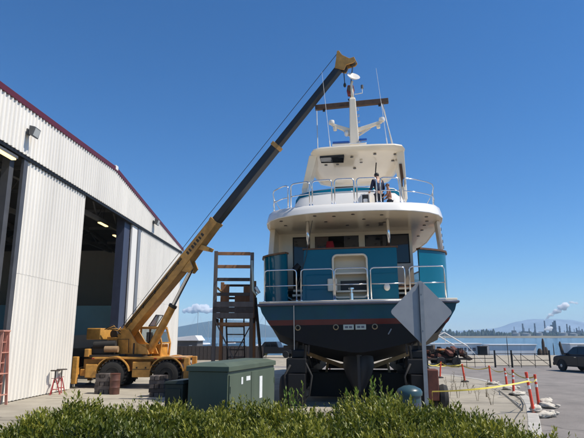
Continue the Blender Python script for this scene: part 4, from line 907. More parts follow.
# ------------------------------------------------------------------ boat transporter under the hull
bt = thing('boat_transporter', 'dark steel hydraulic boat transporter with wheels carrying the yacht', 'transporter', (1.92, 16.5, 0), -R(6.64))
for sx in (-1, 1):
    MB().box(sx * 1.75 - 0.14, sx * 1.75 + 0.14, -0.3, 12.5, 0.55, 0.95).build('side_beam', 'black_steel', bt, bevel=0.02)
    for y in (0.3, 1.5, 5.5, 6.7):
        w = MB().lathe([(0.2, -0.17), (0.38, -0.18), (0.44, -0.12), (0.45, 0), (0.44, 0.12), (0.38, 0.18), (0.2, 0.17)], (sx * 2.12, y, 0.45), 'X', 28).build('wheel', 'rubber', bt, smooth='auto')
        MB().lathe([(0, 0.1), (0.18, 0.12), (0.21, 0.02), (0.21, -0.1), (0, -0.1)], (sx * 2.12, y, 0.45), 'X', 20).build('rim', 'rust_red', w, smooth='auto')
        MB().box(sx * 1.9 - 0.06, sx * 1.9 + 0.06, y - 0.12, y + 0.12, 0.3, 1.15).build('axle_hanger', 'black_steel', bt)
    for y in (0.6, 3.6, 7.0, 10.0):
        arm = MB().beam((sx * 1.75, y, 0.9), (sx * 1.95, y, 1.56 if y > 1 else 1.7), 0.16, 0.16).build('support_post', 'black_steel', bt)
        MB().tube([(sx * 1.6, y - 0.1, 0.9), (sx * 1.8, y - 0.1, 1.55)], 0.05, 8).build('hydraulic_ram', 'grease_dark', arm)
        MB().box(sx * 1.95 - 0.3, sx * 1.95 + 0.3, y - 0.18, y + 0.18, 1.5 if y > 1 else 1.62, 1.62 if y > 1 else 1.74).build('hull_pad', 'wood_dark', arm)
    MB().box(sx * 1.75 - 0.33, sx * 1.75 + 0.26, -0.2, 0.6, 0.95, 1.38).build('hydraulic_pack', 'black_steel', bt, bevel=0.03)
    MB().box(sx * 1.75 - 0.20, sx * 1.75 + 0.22, 0.0, 0.5, 1.38, 1.62).build('valve_block', 'black_steel', bt, bevel=0.04)
    MB().tube([(sx * 1.95, -0.25, 1.2), (sx * 2.12, -0.3, 0.9), (sx * 2.05, -0.3, 0.4), (sx * 1.75, -0.25, 0.2)], 0.03, 8).build('hydraulic_hose', 'rubber', bt, smooth=True)
    MB().tube([(sx * 1.5, -0.25, 1.25), (sx * 1.32, -0.3, 0.9), (sx * 1.4, -0.3, 0.35), (sx * 1.7, -0.2, 0.15)], 0.03, 8).build('hydraulic_hose', 'rubber', bt, smooth=True)
    MB().box(sx * 1.75 - 0.26, sx * 1.75 + 0.24, -0.35, -0.05, 0.10, 0.95).build('end_frame', 'black_steel', bt, bevel=0.02)
    for k_, xo in enumerate((-0.3, -0.12, 0.08)):
        MB().beam((sx * (1.75 + xo), 0.1 + 0.1 * k_, 1.5), (sx * (1.72 + xo), 0.15 + 0.1 * k_, 2.02 + sx * 0.02 + 0.06 * xo), 0.05, 0.05).build('prop', 'wood_dark', bt)
    MB().tube([(sx * 1.55, -0.1, 1.3), (sx * 1.5, -0.15, 1.75)], 0.04, 8).build('control_post', 'black_steel', bt)
for y in (2.15, 3.0, 7.0, 12.3):
    MB().box(-1.6, 1.6, y, y + 0.28, 0.08 if y < 2.5 else 0.42, 0.84 if y < 2.5 else 0.66).build('cross_beam', 'black_steel', bt, bevel=0.02)
MB().box(1.9, 2.2, -0.75, -0.2, 0.3, 1.12).build('end_block', 'rust_red', bt, bevel=0.03)
MB().lathe([(0.15, -0.1), (0.32, -0.11), (0.36, 0), (0.32, 0.11), (0.15, 0.1)], (2.33, -0.45, 0.36), 'X', 24).build('caster_wheel', 'rubber', bt, smooth='auto')
for sx in (-1, 1):
    MB().beam((sx * 0.3, 2.6, 0.95), (sx * 1.75, 2.6, 1.46), 0.1, 0.13).build('timber_strut', 'wood_tan', bt, bevel=0.01)
    MB().beam((sx * 1.1, 2.66, 0.6), (sx * 1.0, 2.66, 1.2), 0.08, 0.08).build('timber_prop', 'wood_tan', bt)
for y in (3.2, 7.2): MB().box(-0.35, 0.35, y, y + 0.3, 0.66, 0.7).build('keel_block', 'wood_dark', bt)

# ------------------------------------------------------------------ timber access tower beside the yacht
TY = 18.2
tw_ = thing('access_tower', 'weathered timber stair tower with railings beside the yacht stern', 'tower', (-1.93, TY, 0), R(2))
W2, DP = 0.62, 1.3
for x, y, h_, m in ((-W2, 0, 4.82, 'wood_grey'), (W2 - 0.03, 0, 4.78, 'wood_grey'), (-W2 + 0.12, DP, 3.9, 'wood_brown'), (W2 + 0.02, DP, 3.95, 'wood_brown')):
    MB().box(x - 0.06, x + 0.06, y - 0.06, y + 0.06, 0, h_).build('post', m, tw_, bevel=0.008)
for z, m in ((4.74, 'wood_brown'), (4.30, 'wood_brown'), (3.87, 'wood_dark'), (3.38, 'wood_dark')):
    MB().box(-W2 + 0.062, W2 - 0.095, -0.03, 0.03, z - 0.055, z + 0.055).build('rail', m, tw_, bevel=0.006)
for k, z in enumerate((2.60, 2.78, 2.96)):
    MB().box(-W2 - 0.05, W2 + 0.04, -0.10, -0.062, z, z + 0.172).build('skirt_board', 'wood_grey' if k != 1 else 'wood_dark', tw_, bevel=0.004)
for k in range(7):
    MB().box(-W2 + 0.02, W2 - 0.02, 0.07 + k * 0.17, 0.07 + k * 0.17 + 0.155, 2.62, 2.66).build('deck_board', 'wood_grey', tw_)
for sx in (-1, 1): MB().box(sx * W2 - 0.03, sx * W2 + 0.03, 0.062, DP - 0.062, 2.46, 2.61).build('joist', 'wood_grey', tw_)
MB().box(-W2 + 0.2, -W2 + 0.40, 0.85, 0.9, 2.66, 3.78).build('plank', 'wood_brown', tw_, bevel=0.005)
MB().box(-0.02, 0.56, 0.75, 0.79, 2.66, 3.45).build('plywood_panel', 'wood_brown', tw_, bevel=0.005)
MB().box(0.28, 0.60, 0.70, 0.74, 3.0, 3.72).build('plywood_panel', 'wood_brown', tw_, bevel=0.005)
MB().box(W2 + 0.02, W2 + 0.06, 0.0, 1.2, 2.62, 3.5).build('side_panel', 'wood_brown', tw_, bevel=0.005)
MB().beam((-W2 + 0.05, -0.09, 2.5), (W2 - 0.2, -0.09, 0.55), 0.035, 0.13, up=(0, 1, 0)).build('brace', 'wood_grey', tw_)
MB().beam((W2 - 0.05, DP + 0.08, 2.5), (-W2 + 0.1, DP + 0.08, 0.4), 0.035, 0.12, up=(0, 1, 0)).build('brace', 'wood_grey', tw_)
for y in (0.0, DP): MB().box(-W2 + 0.06, W2 - 0.09, y - 0.025, y + 0.025, 2.36, 2.46).build('rail', 'wood_brown', tw_)
MB().box(-W2 + 0.18, W2 - 0.03, DP - 0.025, DP + 0.025, 3.30, 3.38).build('rail', 'wood_dark', tw_); MB().box(-W2 + 0.18, W2 - 0.03, DP - 0.025, DP + 0.025, 3.75, 3.83).build('rail', 'wood_dark', tw_)
for sx in (-1, 1):
    MB().beam((-W2 + 0.06, 0.06, 3.6 - (sx + 1) * 0.3), (-W2 + 0.16, 0.9, 3.5 - (sx + 1) * 0.3), 0.05, 0.05).build('side_rail', 'wood_tan', tw_)
# stair flight rising away
for sx in (-0.34, 0.28):
    MB().beam((sx, 3.2, 0.05), (sx, DP, 2.6), 0.04, 0.2).build('stringer', 'wood_dark', tw_)
for k in range(9):
    f = (k + 0.5) / 9.5; MB().box(-0.32, 0.26, 3.2 - 1.9 * f - 0.11, 3.2 - 1.9 * f + 0.11, 0.05 + 2.55 * f, 0.09 + 2.55 * f).build('stair_tread', 'wood_brown' if k % 3 == 0 else 'wood_grey', tw_)
MB().beam((W2 + 0.08, 0.4, 3.3), (W2 + 0.42, 1.0, 0.0), 0.07, 0.09).build('outer_prop', 'wood_dark', tw_)
MB().tube([(W2 - 0.03, -0.09, 4.5), (W2, -0.1, 4.0), (W2 + 0.02, -0.1, 3.5), (W2 + 0.14, -0.06, 3.35)], 0.04, 8).build('hanging_hose', 'board_green', tw_, smooth=True)
MB().tube([(W2 + 0.1, -0.05, 3.62), (W2 + 0.22, 0.0, 3.42)], 0.06, 8).build('hose_coil', 'reflective', tw_, smooth=True)

# ------------------------------------------------------------------ electrical cabinets
ec = thing('electrical_cabinet', 'large pale green metal electrical cabinet with double doors behind the hedge', 'cabinet', (-0.986, 8.7, 0), -math.atan2(0.64, 2.13))
L_, D_, H_ = 2.22, 0.67, 1.47
MB().box(-D_, 0, 0, L_, 0.06, H_).build('body', 'cabinet_green', ec, bevel=0.008)
MB().box(-D_ - 0.08, 0.08, -0.08, L_ + 0.08, -0.02, 0.06).build('plinth', 'kerb_concrete', ec, bevel=0.01)
MB().loft([[(-D_ - 0.03, -0.03, H_ + 0.004), (0.03, -0.03, H_ + 0.004), (0.03, L_ + 0.03, H_ + 0.004), (-D_ - 0.03, L_ + 0.03, H_ + 0.004)], [(-D_ - 0.03, -0.03, H_ + 0.08), (0.03, -0.03, H_ + 0.08), (0.03, L_ + 0.03, H_ + 0.08), (-D_ - 0.03, L_ + 0.03, H_ + 0.08)], [(-D_ + 0.12, 0.12, H_ + 0.13), (-0.12, 0.12, H_ + 0.13), (-0.12, L_ - 0.12, H_ + 0.13), (-D_ + 0.12, L_ - 0.12, H_ + 0.13)]]).build('lid', 'cabinet_green', ec, bevel=0.006)
for a, b in ((0.03, 0.955), (0.975, L_ - 0.03)):
    d = MB().box(0.002, 0.022, a, b, 0.1, H_ - 0.05).build('door', 'cabinet_green', ec, bevel=0.005)
    for z in (0.35, 1.15): MB().box(0.022, 0.034, (a + 0.01) if a < 0.5 else b - 0.03, (a + 0.03) if a < 0.5 else b - 0.01, z, z + 0.1).build('hinge', 'cabinet_green', d)
    if a < 0.5:
        MB().box(0.0225, 0.026, 0.5, 0.57, 1.25, 1.36).build('sticker', 'cabinet_label', d); MB().box(0.0225, 0.026, 0.72, 0.90, 1.29, 1.36).build('sticker', 'cabinet_label', d)
        MB().box(0.0225, 0.05, 0.88, 0.92, 0.75, 0.93).build('handle', 'steel_grey', d, bevel=0.006)
    else:
        MB().box(0.0225, 0.026, 1.36, 1.5, 0.95, 1.32).build('sticker', 'cabinet_label', d)
e2 = thing('utility_box', 'low dark utility box standing beside the tall green electrical cabinet', 'box', (-1.80, 9.05, 0), R(-17))
MB().box(-0.19, 0.12, -0.1, 0.5, 0.05, 1.27).build('body', 'utility_green', e2, bevel=0.01)
MB().loft([[(-0.21, -0.12, 1.274), (0.14, -0.12, 1.274), (0.14, 0.52, 1.274), (-0.21, 0.52, 1.274)], [(-0.19, -0.10, 1.31), (0.12, -0.10, 1.33), (0.12, 0.50, 1.33), (-0.19, 0.50, 1.31)]]).build('lid', 'utility_green', e2)
MB().box(-0.24, 0.17, -0.16, 0.56, 0, 0.05).build('plinth', 'kerb_concrete', e2)
MB().box(-0.16, 0.09, -0.115, -0.101, 0.12, 1.2).build('door', 'utility_green', e2, bevel=0.004)

# ------------------------------------------------------------------ road sign seen from behind
sg = at(421.5, 312, 9.3)
rs = thing('road_sign', 'grey back of a diamond road sign on a steel post', 'sign', (sg.x, 9.3, 0), R(6))
zc_ = sg.z; hd_ = 0.535; cr_ = 0.05
pts = []
for k, a in enumerate((0, 90, 180, 270)):
    c_ = (math.cos(R(a)) * (hd_ - 0.06), math.sin(R(a)) * (hd_ - 0.06))
    for t in (-40, 0, 40): pts.append((c_[0] + cr_ * math.cos(R(a + t)), zc_ + c_[1] + cr_ * math.sin(R(a + t))))
pl = MB().prism(pts, -0.004, 0.004, 'Y').build('sign_plate', 'sign_back', rs)
MB().prism([(x * 0.985, zc_ + (z - zc_) * 0.985) for x, z in pts], 0.0045, 0.0055, 'Y').build('sign_face', 'tape_yellow', pl)
po = MB().prism([(-0.034, -0.045), (0.034, -0.045), (0.034, -0.035), (0.015, -0.035), (0.015, -0.008), (-0.015, -0.008), (-0.015, -0.035), (-0.034, -0.035)], 0.0, zc_ + 0.48, 'Z').build('post', 'galvanised', rs)
for z in (zc_ - 0.3, zc_ + 0.3): MB().lathe([(0, -0.05), (0.012, -0.05), (0.012, 0.01), (0, 0.01)], (0, 0, z), 'Y', 8).build('bolt', 'galvanised', rs)

# ------------------------------------------------------------------ domed bin
bn = at(409.5, 395, 10.2)
tb = thing('litter_bin', 'dark teal litter bin with domed lid behind the hedge', 'bin', (bn.x, 10.2, 0))
MB().lathe([(0.0, 0.0), (0.18, 0.0), (0.2, 0.05), (0.2, 1.02), (0.0, 1.02)], n=28).build('body', 'bin_teal', tb, smooth='auto')
MB().lathe([(0.225, 0.98), (0.23, 1.04), (0.2, 1.09), (0.1, 1.14), (0.0, 1.155)], n=28).build('lid', 'bin_teal', tb, smooth='auto')
MB().lathe([(0.204, 0.80), (0.206, 0.83), (0.204, 0.86)], n=28).build('band', 'steel_navy', tb)

# ------------------------------------------------------------------ hedge and plants
def leaves_obj(name, pos, dirs, size, tint, m, parent):
    """many single leaves: each two bent quads along its midrib"""
    n = len(pos); pos = np.asarray(pos); d = np.asarray(dirs); d = d / np.linalg.norm(d, axis=1, keepdims=True)
    rs_ = np.random.RandomState(3); up = rs_.normal(size=(n, 3)) * 0.6 + np.array([0, 0, 1.0])
    s = np.cross(d, up); s /= np.linalg.norm(s, axis=1, keepdims=True) + 1e-9; nn = np.cross(s, d)
    L = np.asarray(size)[:, None]; w = L * 0.19
    P = [pos, pos + d * L * 0.5 + s * w + nn * L * 0.06, pos + d * L * 0.55 - nn * L * 0.02, pos + d * L * 0.5 - s * w + nn * L * 0.06, pos + d * L - nn * L * 0.12]
    V = np.stack(P, 1).reshape(-1, 3); base = (np.arange(n) * 5)[:, None]
    F = np.concatenate([base + np.array([[0, 1, 2]]), base + np.array([[1, 4, 2]]), base + np.array([[0, 2, 3]]), base + np.array([[2, 4, 3]])], 1).reshape(-1)
    me = bpy.data.meshes.new(name); me.vertices.add(len(V)); me.vertices.foreach_set('co', V.reshape(-1))
    nf = len(F) // 3; me.loops.add(len(F)); me.loops.foreach_set('vertex_index', F.astype(np.int32)); me.polygons.add(nf)
    me.polygons.foreach_set('loop_start', (np.arange(nf) * 3).astype(np.int32)); me.polygons.foreach_set('loop_total', np.full(nf, 3, np.int32))
    me.update(); a = me.attributes.new('tint', 'FLOAT', 'POINT'); a.data.foreach_set('value', np.repeat(np.clip(np.asarray(tint), 0, 1), 5).astype(np.float32))
    me.polygons.foreach_set('use_smooth', np.ones(nf, bool))
    o = bpy.data.objects.new(name, me); C.objects.link(o); o.parent = parent; me.materials.append(M[m]); o['kind'] = 'stuff'
    return o
HP = [(-3.95, 0.45), (-3.75, 0.66), (-3.35, 0.92), (-2.9, 1.07), (-2.5, 1.19), (-1.9, 1.21), (-1.35, 1.17), (-0.5, 1.13), (0.3, 1.14), (0.75, 1.20), (1.4, 1.20), (2.0, 1.12), (2.5, 1.03), (2.8, 0.82), (3.02, 0.45)]
def hedge_h(x, y):
    if x <= HP[0][0] or x >= HP[-1][0]: return 0.0
    for a, b in zip(HP, HP[1:]):
        if a[0] <= x <= b[0]: h = a[1] + (b[1] - a[1]) * (x - a[0]) / (b[0] - a[0]); break
    e = min(1.0, max(0.0, (y - 4.6) / 0.35)) ** 0.5 * min(1.0, max(0.0, (7.75 - y) / 0.35)) ** 0.5
    n1 = noise.noise(Vector((x * 1.3, y * 1.3, 2.2))) * 0.15 + noise.noise(Vector((x * 3.1, y * 3.1, 5.1))) * 0.15
    return max(0.0, (h - 0.17 + n1) * e)
hg = thing('hedge', 'leafy green garden hedge running along the kerb in the foreground', 'hedge', (0, 0, 0))
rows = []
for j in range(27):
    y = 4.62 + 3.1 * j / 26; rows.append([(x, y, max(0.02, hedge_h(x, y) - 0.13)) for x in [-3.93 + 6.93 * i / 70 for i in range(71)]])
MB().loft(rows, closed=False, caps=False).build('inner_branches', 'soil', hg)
rg = random.Random(11); pos, dr, sz, tn = [], [], [], []
def shoot(x, y, z, ddx, ddy, length, nl, base_t, ls, acc):
    ax = Vector((ddx, ddy, 1.0)).normalized(); ref = ax.cross(Vector((0.3, 1, 0.1))).normalized(); ref2 = ax.cross(ref)
    for k in range(nl):
        f = (k + 0.3) / nl; a = k * 2.4 + rg.random(); out = ref * math.cos(a) + ref2 * math.sin(a)
        p = Vector((x, y, z)) + ax * (length * f); d = (out * (1.0 - 0.65 * f) + ax * (0.45 + 0.9 * f) + Vector((0, 0, rg.uniform(-0.25, 0.15))))
        acc[0].append(p); acc[1].append(d); acc[2].append(ls * rg.uniform(0.7, 1.2) * (1 - 0.3 * f)); acc[3].append(base_t + 0.38 * f + rg.uniform(-0.22, 0.22))
acc = (pos, dr, sz, tn); cnt = 0
while cnt < 11500:
    x, y = rg.uniform(-3.95, 3.02), 7.78 - 3.2 * rg.random() ** 1.35
    h = hedge_h(x, y)
    if h < 0.08: continue
    gx = hedge_h(x + 0.05, y) - hedge_h(x - 0.05, y); gy = hedge_h(x, y + 0.05) - hedge_h(x, y - 0.05)
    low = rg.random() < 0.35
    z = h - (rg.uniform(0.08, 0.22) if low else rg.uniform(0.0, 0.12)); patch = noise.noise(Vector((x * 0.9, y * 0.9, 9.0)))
    shoot(x, y, z, -gx * 4 + rg.uniform(-0.4, 0.4), -gy * 4 + rg.uniform(-0.4, 0.4), rg.uniform(0.09, 0.24) * (1.35 if rg.random() < 0.08 else 1), 11, (0.06 if low else 0.34) + 0.35 * patch + 0.45 * noise.noise(Vector((x * 3.1, y * 3.1, 5.1))), 0.064 * rg.choice((0.7, 1.0, 1.0, 1.35)), acc); cnt += 1  # random patches, plus lit clump tops and shaded gaps put into the tint
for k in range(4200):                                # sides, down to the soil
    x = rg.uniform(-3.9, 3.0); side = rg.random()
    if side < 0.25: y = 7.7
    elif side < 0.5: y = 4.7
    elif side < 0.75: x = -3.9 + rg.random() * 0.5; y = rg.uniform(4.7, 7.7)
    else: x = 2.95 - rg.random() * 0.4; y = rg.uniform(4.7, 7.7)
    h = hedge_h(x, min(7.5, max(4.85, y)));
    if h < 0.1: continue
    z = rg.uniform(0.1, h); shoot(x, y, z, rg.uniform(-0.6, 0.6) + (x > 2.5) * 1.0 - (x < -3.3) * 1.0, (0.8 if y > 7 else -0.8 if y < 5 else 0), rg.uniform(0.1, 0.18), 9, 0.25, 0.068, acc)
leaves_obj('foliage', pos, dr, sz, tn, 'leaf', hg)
for k in range(40):
    x, y = rg.uniform(-3.5, 2.7), rg.uniform(4.9, 7.5); h = hedge_h(x, y)
    if h > 0.3: MB().tube([(x, y, 0.0), (x + rg.uniform(-0.1, 0.1), y + rg.uniform(-0.1, 0.1), h * 0.6), (x + rg.uniform(-0.15, 0.15), y + rg.uniform(-0.15, 0.15), h * 0.95)], 0.018, 5, r2=0.006).build('stem', 'dry_stem', hg)
def sapling(px, py, Y, top, nl, spread, m, label):
    p = at(px, py, Y); t = thing('young_shrub', label, 'shrub', (p.x, Y, 0), 0, 'shoots growing through the hedge')
    a = ([], [], [], []); stems = []
    for k in range(spread):
        dx, dy = rg.uniform(-0.14, 0.14) * (spread > 1), rg.uniform(-0.1, 0.1); h = top * rg.uniform(0.86, 1.0)
        MB().tube([(dx * 0.3, dy * 0.3, 0.0), (dx * 0.6, dy * 0.6, h * 0.6), (dx, dy, h)], 0.009, 5, r2=0.004).build('stem', 'dry_stem', t)
        z0 = h * 0.62; shoot(dx * 0.8, dy * 0.8, z0, 0.05 * dx, 0.0, h - z0 + 0.05, nl, 0.45, 0.10, a)
    leaves_obj('foliage', *a, m, t)
for px, Y, top, nl, sp, lb in ((285, 8.3, 1.27, 16, 4, 'yellow-green sapling rising above the hedge beside the electrical cabinet'), (300, 8.35, 1.31, 14, 4, 'bushy yellow-green shoot rising above the hedge under the yacht stern'),
                           (352, 8.2, 1.38, 30, 3, 'tall bright green leafy shoot standing above the hedge below the rudder'), (378, 8.4, 1.36, 18, 6, 'broad pale-leaved shrub poking above the hedge beside the domed bin'), (388, 8.5, 1.27, 18, 6, 'rounded pale green shrub close to the domed bin')):
    sapling(px, 400, Y, top, nl, sp, 'leaf_bright', lb)
for k, (px, py) in enumerate(((452, 384), (458, 392), (470, 388), (478, 395), (486, 391), (449, 392), (463, 381), (492, 399))):
    p = ground_at(px, py + 6); t = thing('dry_weed', 'thin dry weed stalks in the pavement %s' % (('beside the leaning post before the scrap pile', 'under the middle of the long yellow tape', 'halfway between tape and pale-based post', 'just in front of the long yellow tape', 'near the pale-based delineator', 'beside the transporter end block', 'behind the long yellow tape near the scrap pile', 'close to the bend of the black hose')[k]), 'weed', (p.x, p.y, 0), 0, 'dry weeds at the pavement edge')
    for j in range(3):
        dx, dy = rg.uniform(-0.14, 0.14), rg.uniform(-0.14, 0.14); h = rg.uniform(0.3, 0.75)
        st_ = MB().tube([(dx * 0.2, dy * 0.2, 0), (dx * 0.5, dy * 0.5, h * 0.5), (dx, dy, h)], 0.007, 5, r2=0.003).build('stalk', 'dry_stem', t)
        for q in range(5):
            z = h * (0.45 + 0.12 * q); f = z / h; MB().tube([(dx * f, dy * f, z), (dx * f + rg.uniform(-0.08, 0.08), dy * f + rg.uniform(-0.05, 0.05), z + 0.06)], 0.005, 4, r2=0.002).build('twig', 'dry_stem', st_)

# ------------------------------------------------------------------ delineators, sandbags, tape
dpost = None
def delineator(bx_, by_, tx_, ty_, label, z=0.0, bands=2):
    b = ground_at(bx_, by_, z); t = at(tx_, ty_, b.y); lean = (t.x - b.x); h = t.z - z
    d = thing('delineator_post', label, 'traffic post', (b.x, b.y, z), 0, 'red delineator posts along the tape')
    P = lambda f: (lean * f, 0, h * f)
    post = MB().tube([P(0.0), P(0.93), P(0.935), P(1.0)], [0.044, 0.036, 0.042, 0.04], 14).build('post', 'delineator_red', d, smooth='auto')
    for k in range(bands):
        f0 = 0.62 + k * 0.16; MB().tube([P(f0), P(f0 + 0.085)], 0.0425 - 0.0015 * k, 14).build('reflective_band', 'reflective', d, smooth='auto')
    MB().lathe([(0, 0.0), (0.19, 0.0), (0.18, 0.04), (0.09, 0.07), (0, 0.07)], (0, 0, 0.0), 'Z', 8).build('base', 'rubber', d, smooth='auto')
    return b, (lean, h)
DEL = {}
for key, a in dict(A=(440, 378, 440.7, 361.5, 'upright red delineator post standing beside the transporter end'), B=(465, 382, 462, 364, 'leaning red delineator post before the dark scrap pile'),
                   Cc=(491.5, 384.5, 489, 365.6, 'red delineator post with pale base near the black gate'), D=(507.5, 389.5, 504.6, 368, 'leaning red delineator post with a grey bag on its base'),
                   E=(513.8, 395, 512.6, 369.6, 'upright red banded delineator post beside a coiled hose end'), F=(534.7, 417, 526, 372, 'strongly leaning red delineator post held by white sandbags at the kerb'),
                   G=(539.2, 408, 534.7, 374.3, 'orange-red delineator post at the kerb behind the leaning one'), H=(312.5, 371.5, 312, 356, 'red delineator post seen under the yacht hull beside the wheels'), I=(330, 372, 329.6, 361, 'short red delineator post seen under the yacht keel')).items():
    zz = ROAD_Z if key in ('F', 'G') else 0.0
    b, (ln, h) = delineator(*a, z=zz, bands=2 if key in 'DEFG' else 0); DEL[key] = (b, ln, h)
def sandbag(x, y, z, rx, ry, rz_, s, label):
    o = MB().sphere((0, 0, 0), rx, ry, 0.085, n=18, m=10, seed=s, amp=0.45).build('sandbag', 'sandbag', None, smooth=True)
    nk = MB().tube([(rx * 0.85, 0, 0.02), (rx * 1.12, 0.02, 0.05), (rx * 1.3, 0.03, 0.02)], [0.05, 0.03, 0.055], 8).build('tied_neck', 'sandbag', o, smooth=True)
    o.location = (x, y, z); o.rotation_euler = (R(rg.uniform(-6, 6)), R(rg.uniform(-8, 8)), rz_); return tag(o, label, 'sandbag', 'sandbags holding the delineator bases')
bF, bG, bD, bE = (DEL[k][0] for k in 'FGDE')
sandbag(bF.x + 0.2, bF.y - 0.12, ROAD_Z + 0.075, 0.26, 0.17, 0.3, 1.0, 'pale sandbag at the foot of the strongly leaning delineator, lower one')
sandbag(bF.x + 0.10, bF.y + 0.12, ROAD_Z + 0.20, 0.22, 0.15, 1.1, 2.0, 'pale sandbag on top of the pile at the strongly leaning delineator')
sandbag(bF.x + 0.42, bF.y + 0.02, ROAD_Z + 0.07, 0.16, 0.12, -0.4, 3.0, 'small crumpled sandbag at the outer side of the leaning delineator pile')
sandbag(bG.x + 0.22, bG.y - 0.05, ROAD_Z + 0.08, 0.26, 0.18, -0.5, 4.0, 'grey plastic sandbag lying against the kerb delineator behind')
sandbag(bG.x + 0.30, bG.y + 0.22, ROAD_Z + 0.17, 0.24, 0.18, 0.6, 5.0, 'bulky pale sandbag piled behind the kerb delineator')
sandbag(bD.x + 0.05, bD.y - 0.14, 0.07, 0.30, 0.16, 0.1, 6.0, 'grey sandbag flat on the pavement by the leaning delineator with the grey bag')
sandbag(bE.x + 0.10, bE.y - 0.12, 0.06, 0.26, 0.15, 0.4, 7.0, 'flat pale sandbag beside the upright banded delineator')
sandbag(DEL['Cc'][0].x + 0.05, DEL['Cc'][0].y - 0.12, 0.05, 0.2, 0.12, 0.2, 8.0, 'small pale sandbag at the delineator near the black gate')
def ribbon(name, pts, w, label, sag=0.05):
    P = []
    for a, b in zip(pts, pts[1:]):
        for k in range(8):
            f = k / 8; q = Vector(a).lerp(Vector(b), f); q.z -= sag * 4 * f * (1 - f); P.append(q)
    P.append(Vector(pts[-1])); rows = []
    for i, q in enumerate(P):
        t = 0.8 * math.sin(i * 0.55); dz, dy = w / 2 * math.cos(t), w / 2 * math.sin(t)
        rows.append([(q.x, q.y - dy, q.z - dz), (q.x, q.y + dy, q.z + dz), (q.x + 0.002, q.y + dy + 0.003, q.z + dz), (q.x + 0.002, q.y - dy + 0.003, q.z - dz)])
    return tag(MB().loft(rows).build(name, 'tape_yellow'), label, 'tape', 'yellow caution tape')
def dtop(k, f): b, ln, h = DEL[k]; return Vector((b.x + ln * f, b.y - 0.06, b.z + h * f))
p0 = at(432, 391.5, 13.6)
ribbon('caution_tape', [tuple(at(433, 404, 13.6)), tuple(p0), tuple(dtop('F', 0.80)), tuple(dtop('G', 0.86))], 0.045, 'yellow caution tape stretched from the transporter to the kerb delineators', 0.06)
ribbon('caution_tape', [tuple(at(427, 363.5, 26.5)), tuple(dtop('A', 0.93)), tuple(dtop('B', 0.9)), tuple(dtop('Cc', 0.92)), tuple(dtop('D', 0.9)), tuple(dtop('E', 0.9)), tuple(dtop('G', 0.95))], 0.042, 'yellow caution tape strung between the far delineator posts', 0.12)
ribbon('caution_tape', [tuple(at(436, 366, 31)), tuple(at(450, 365.5, 31)), tuple(at(463, 364.5, 31))], 0.05, 'short yellow tape lying by the dark scrap pile', 0.02)
hs_ = [(499, 391), (507, 397), (515, 404), (522, 410), (517, 417), (512, 425)]
tag(MB().tube([ground_at(x, y) + Vector((0, 0, 0.025)) for x, y in hs_], 0.012, 8).build('ground_hose', 'hose', None, smooth=True), 'black hose bending across the pavement towards the hedge', 'hose', 'hoses on the pavement')
hs2 = [(515, 396), (521, 400), (523.5, 405), (522.5, 411)]
tag(MB().tube([ground_at(x, y) + Vector((0, 0, 0.025)) for x, y in hs2], 0.011, 8).build('ground_hose', 'hose', None, smooth=True), 'short black hose curling from the upright banded delineator', 'hose', 'hoses on the pavement')

# ------------------------------------------------------------------ small things by the hangar
def jack_stand(px, py, label, rz):
    b = ground_at(px, py); j = thing('jack_stand', label, 'jack stand', b, rz, 'red boat stands by the hangar door')
    for k in range(3):
        a = k * 2 * math.pi / 3; leg = MB().tube([(0.20 * math.cos(a), 0.20 * math.sin(a), 0.02), (0.035 * math.cos(a), 0.035 * math.sin(a), 0.52)], 0.018, 8).build('leg', 'jack_red', j)
        MB().lathe([(0, 0), (0.04, 0), (0.04, 0.015), (0, 0.016)], (0.20 * math.cos(a), 0.20 * math.sin(a), 0.0), 'Z', 10).build('foot', 'jack_red', leg)
        a2 = a + 2 * math.pi / 3; MB().tube([(0.15 * math.cos(a), 0.15 * math.sin(a), 0.17), (0.15 * math.cos(a2), 0.15 * math.sin(a2), 0.17)], 0.012, 6).build('tie_bar', 'jack_red', j)
    MB().tube([(0, 0, 0.40), (0, 0, 0.80)], 0.022, 10).build('screw', 'grease_dark', j); MB().tube([(-0.12, 0, 0.55), (0.12, 0, 0.55)], 0.01, 6).build('handle', 'jack_red', j)
    MB().box(-0.16, 0.16, -0.1, 0.1, 0.80, 0.84).build('pad', 'wood_dark', j, bevel=0.008)
jack_stand(53.5, 394.5, 'red tripod boat stand by the hangar door, closer to the ladder', 0.3); jack_stand(60, 392.5, 'red tripod boat stand by the hangar door, closer to the crane', 1.1)
sl = thing('stepladder', 'pale red stepladder standing against the white hangar door', 'ladder', (-8.74, 16.92, 0), R(88))
for (w0, w1, y0, y1, kind) in ((0.30, 0.14, 0.10, 0.02, 1), (0.30, 0.16, -0.12, -0.03, 0)):
    for sx in (-1, 1): MB().beam((sx * w0, y0, 0), (sx * w1, y1, 2.15), 0.03, 0.08).build('rail', 'ladder_red', sl)
    for k in range(1, 7):
        f = k / 7; w = w0 + (w1 - w0) * f; y = y0 + (y1 - y0) * f
        if kind or k % 2: MB().box(-w, w, y - 0.045, y + 0.045, 2.15 * f - 0.012, 2.15 * f + 0.012).build('rung', 'ladder_red', sl)
MB().box(-0.2, 0.2, -0.09, 0.09, 2.15, 2.2).build('top_cap', 'ladder_red', sl, bevel=0.01)
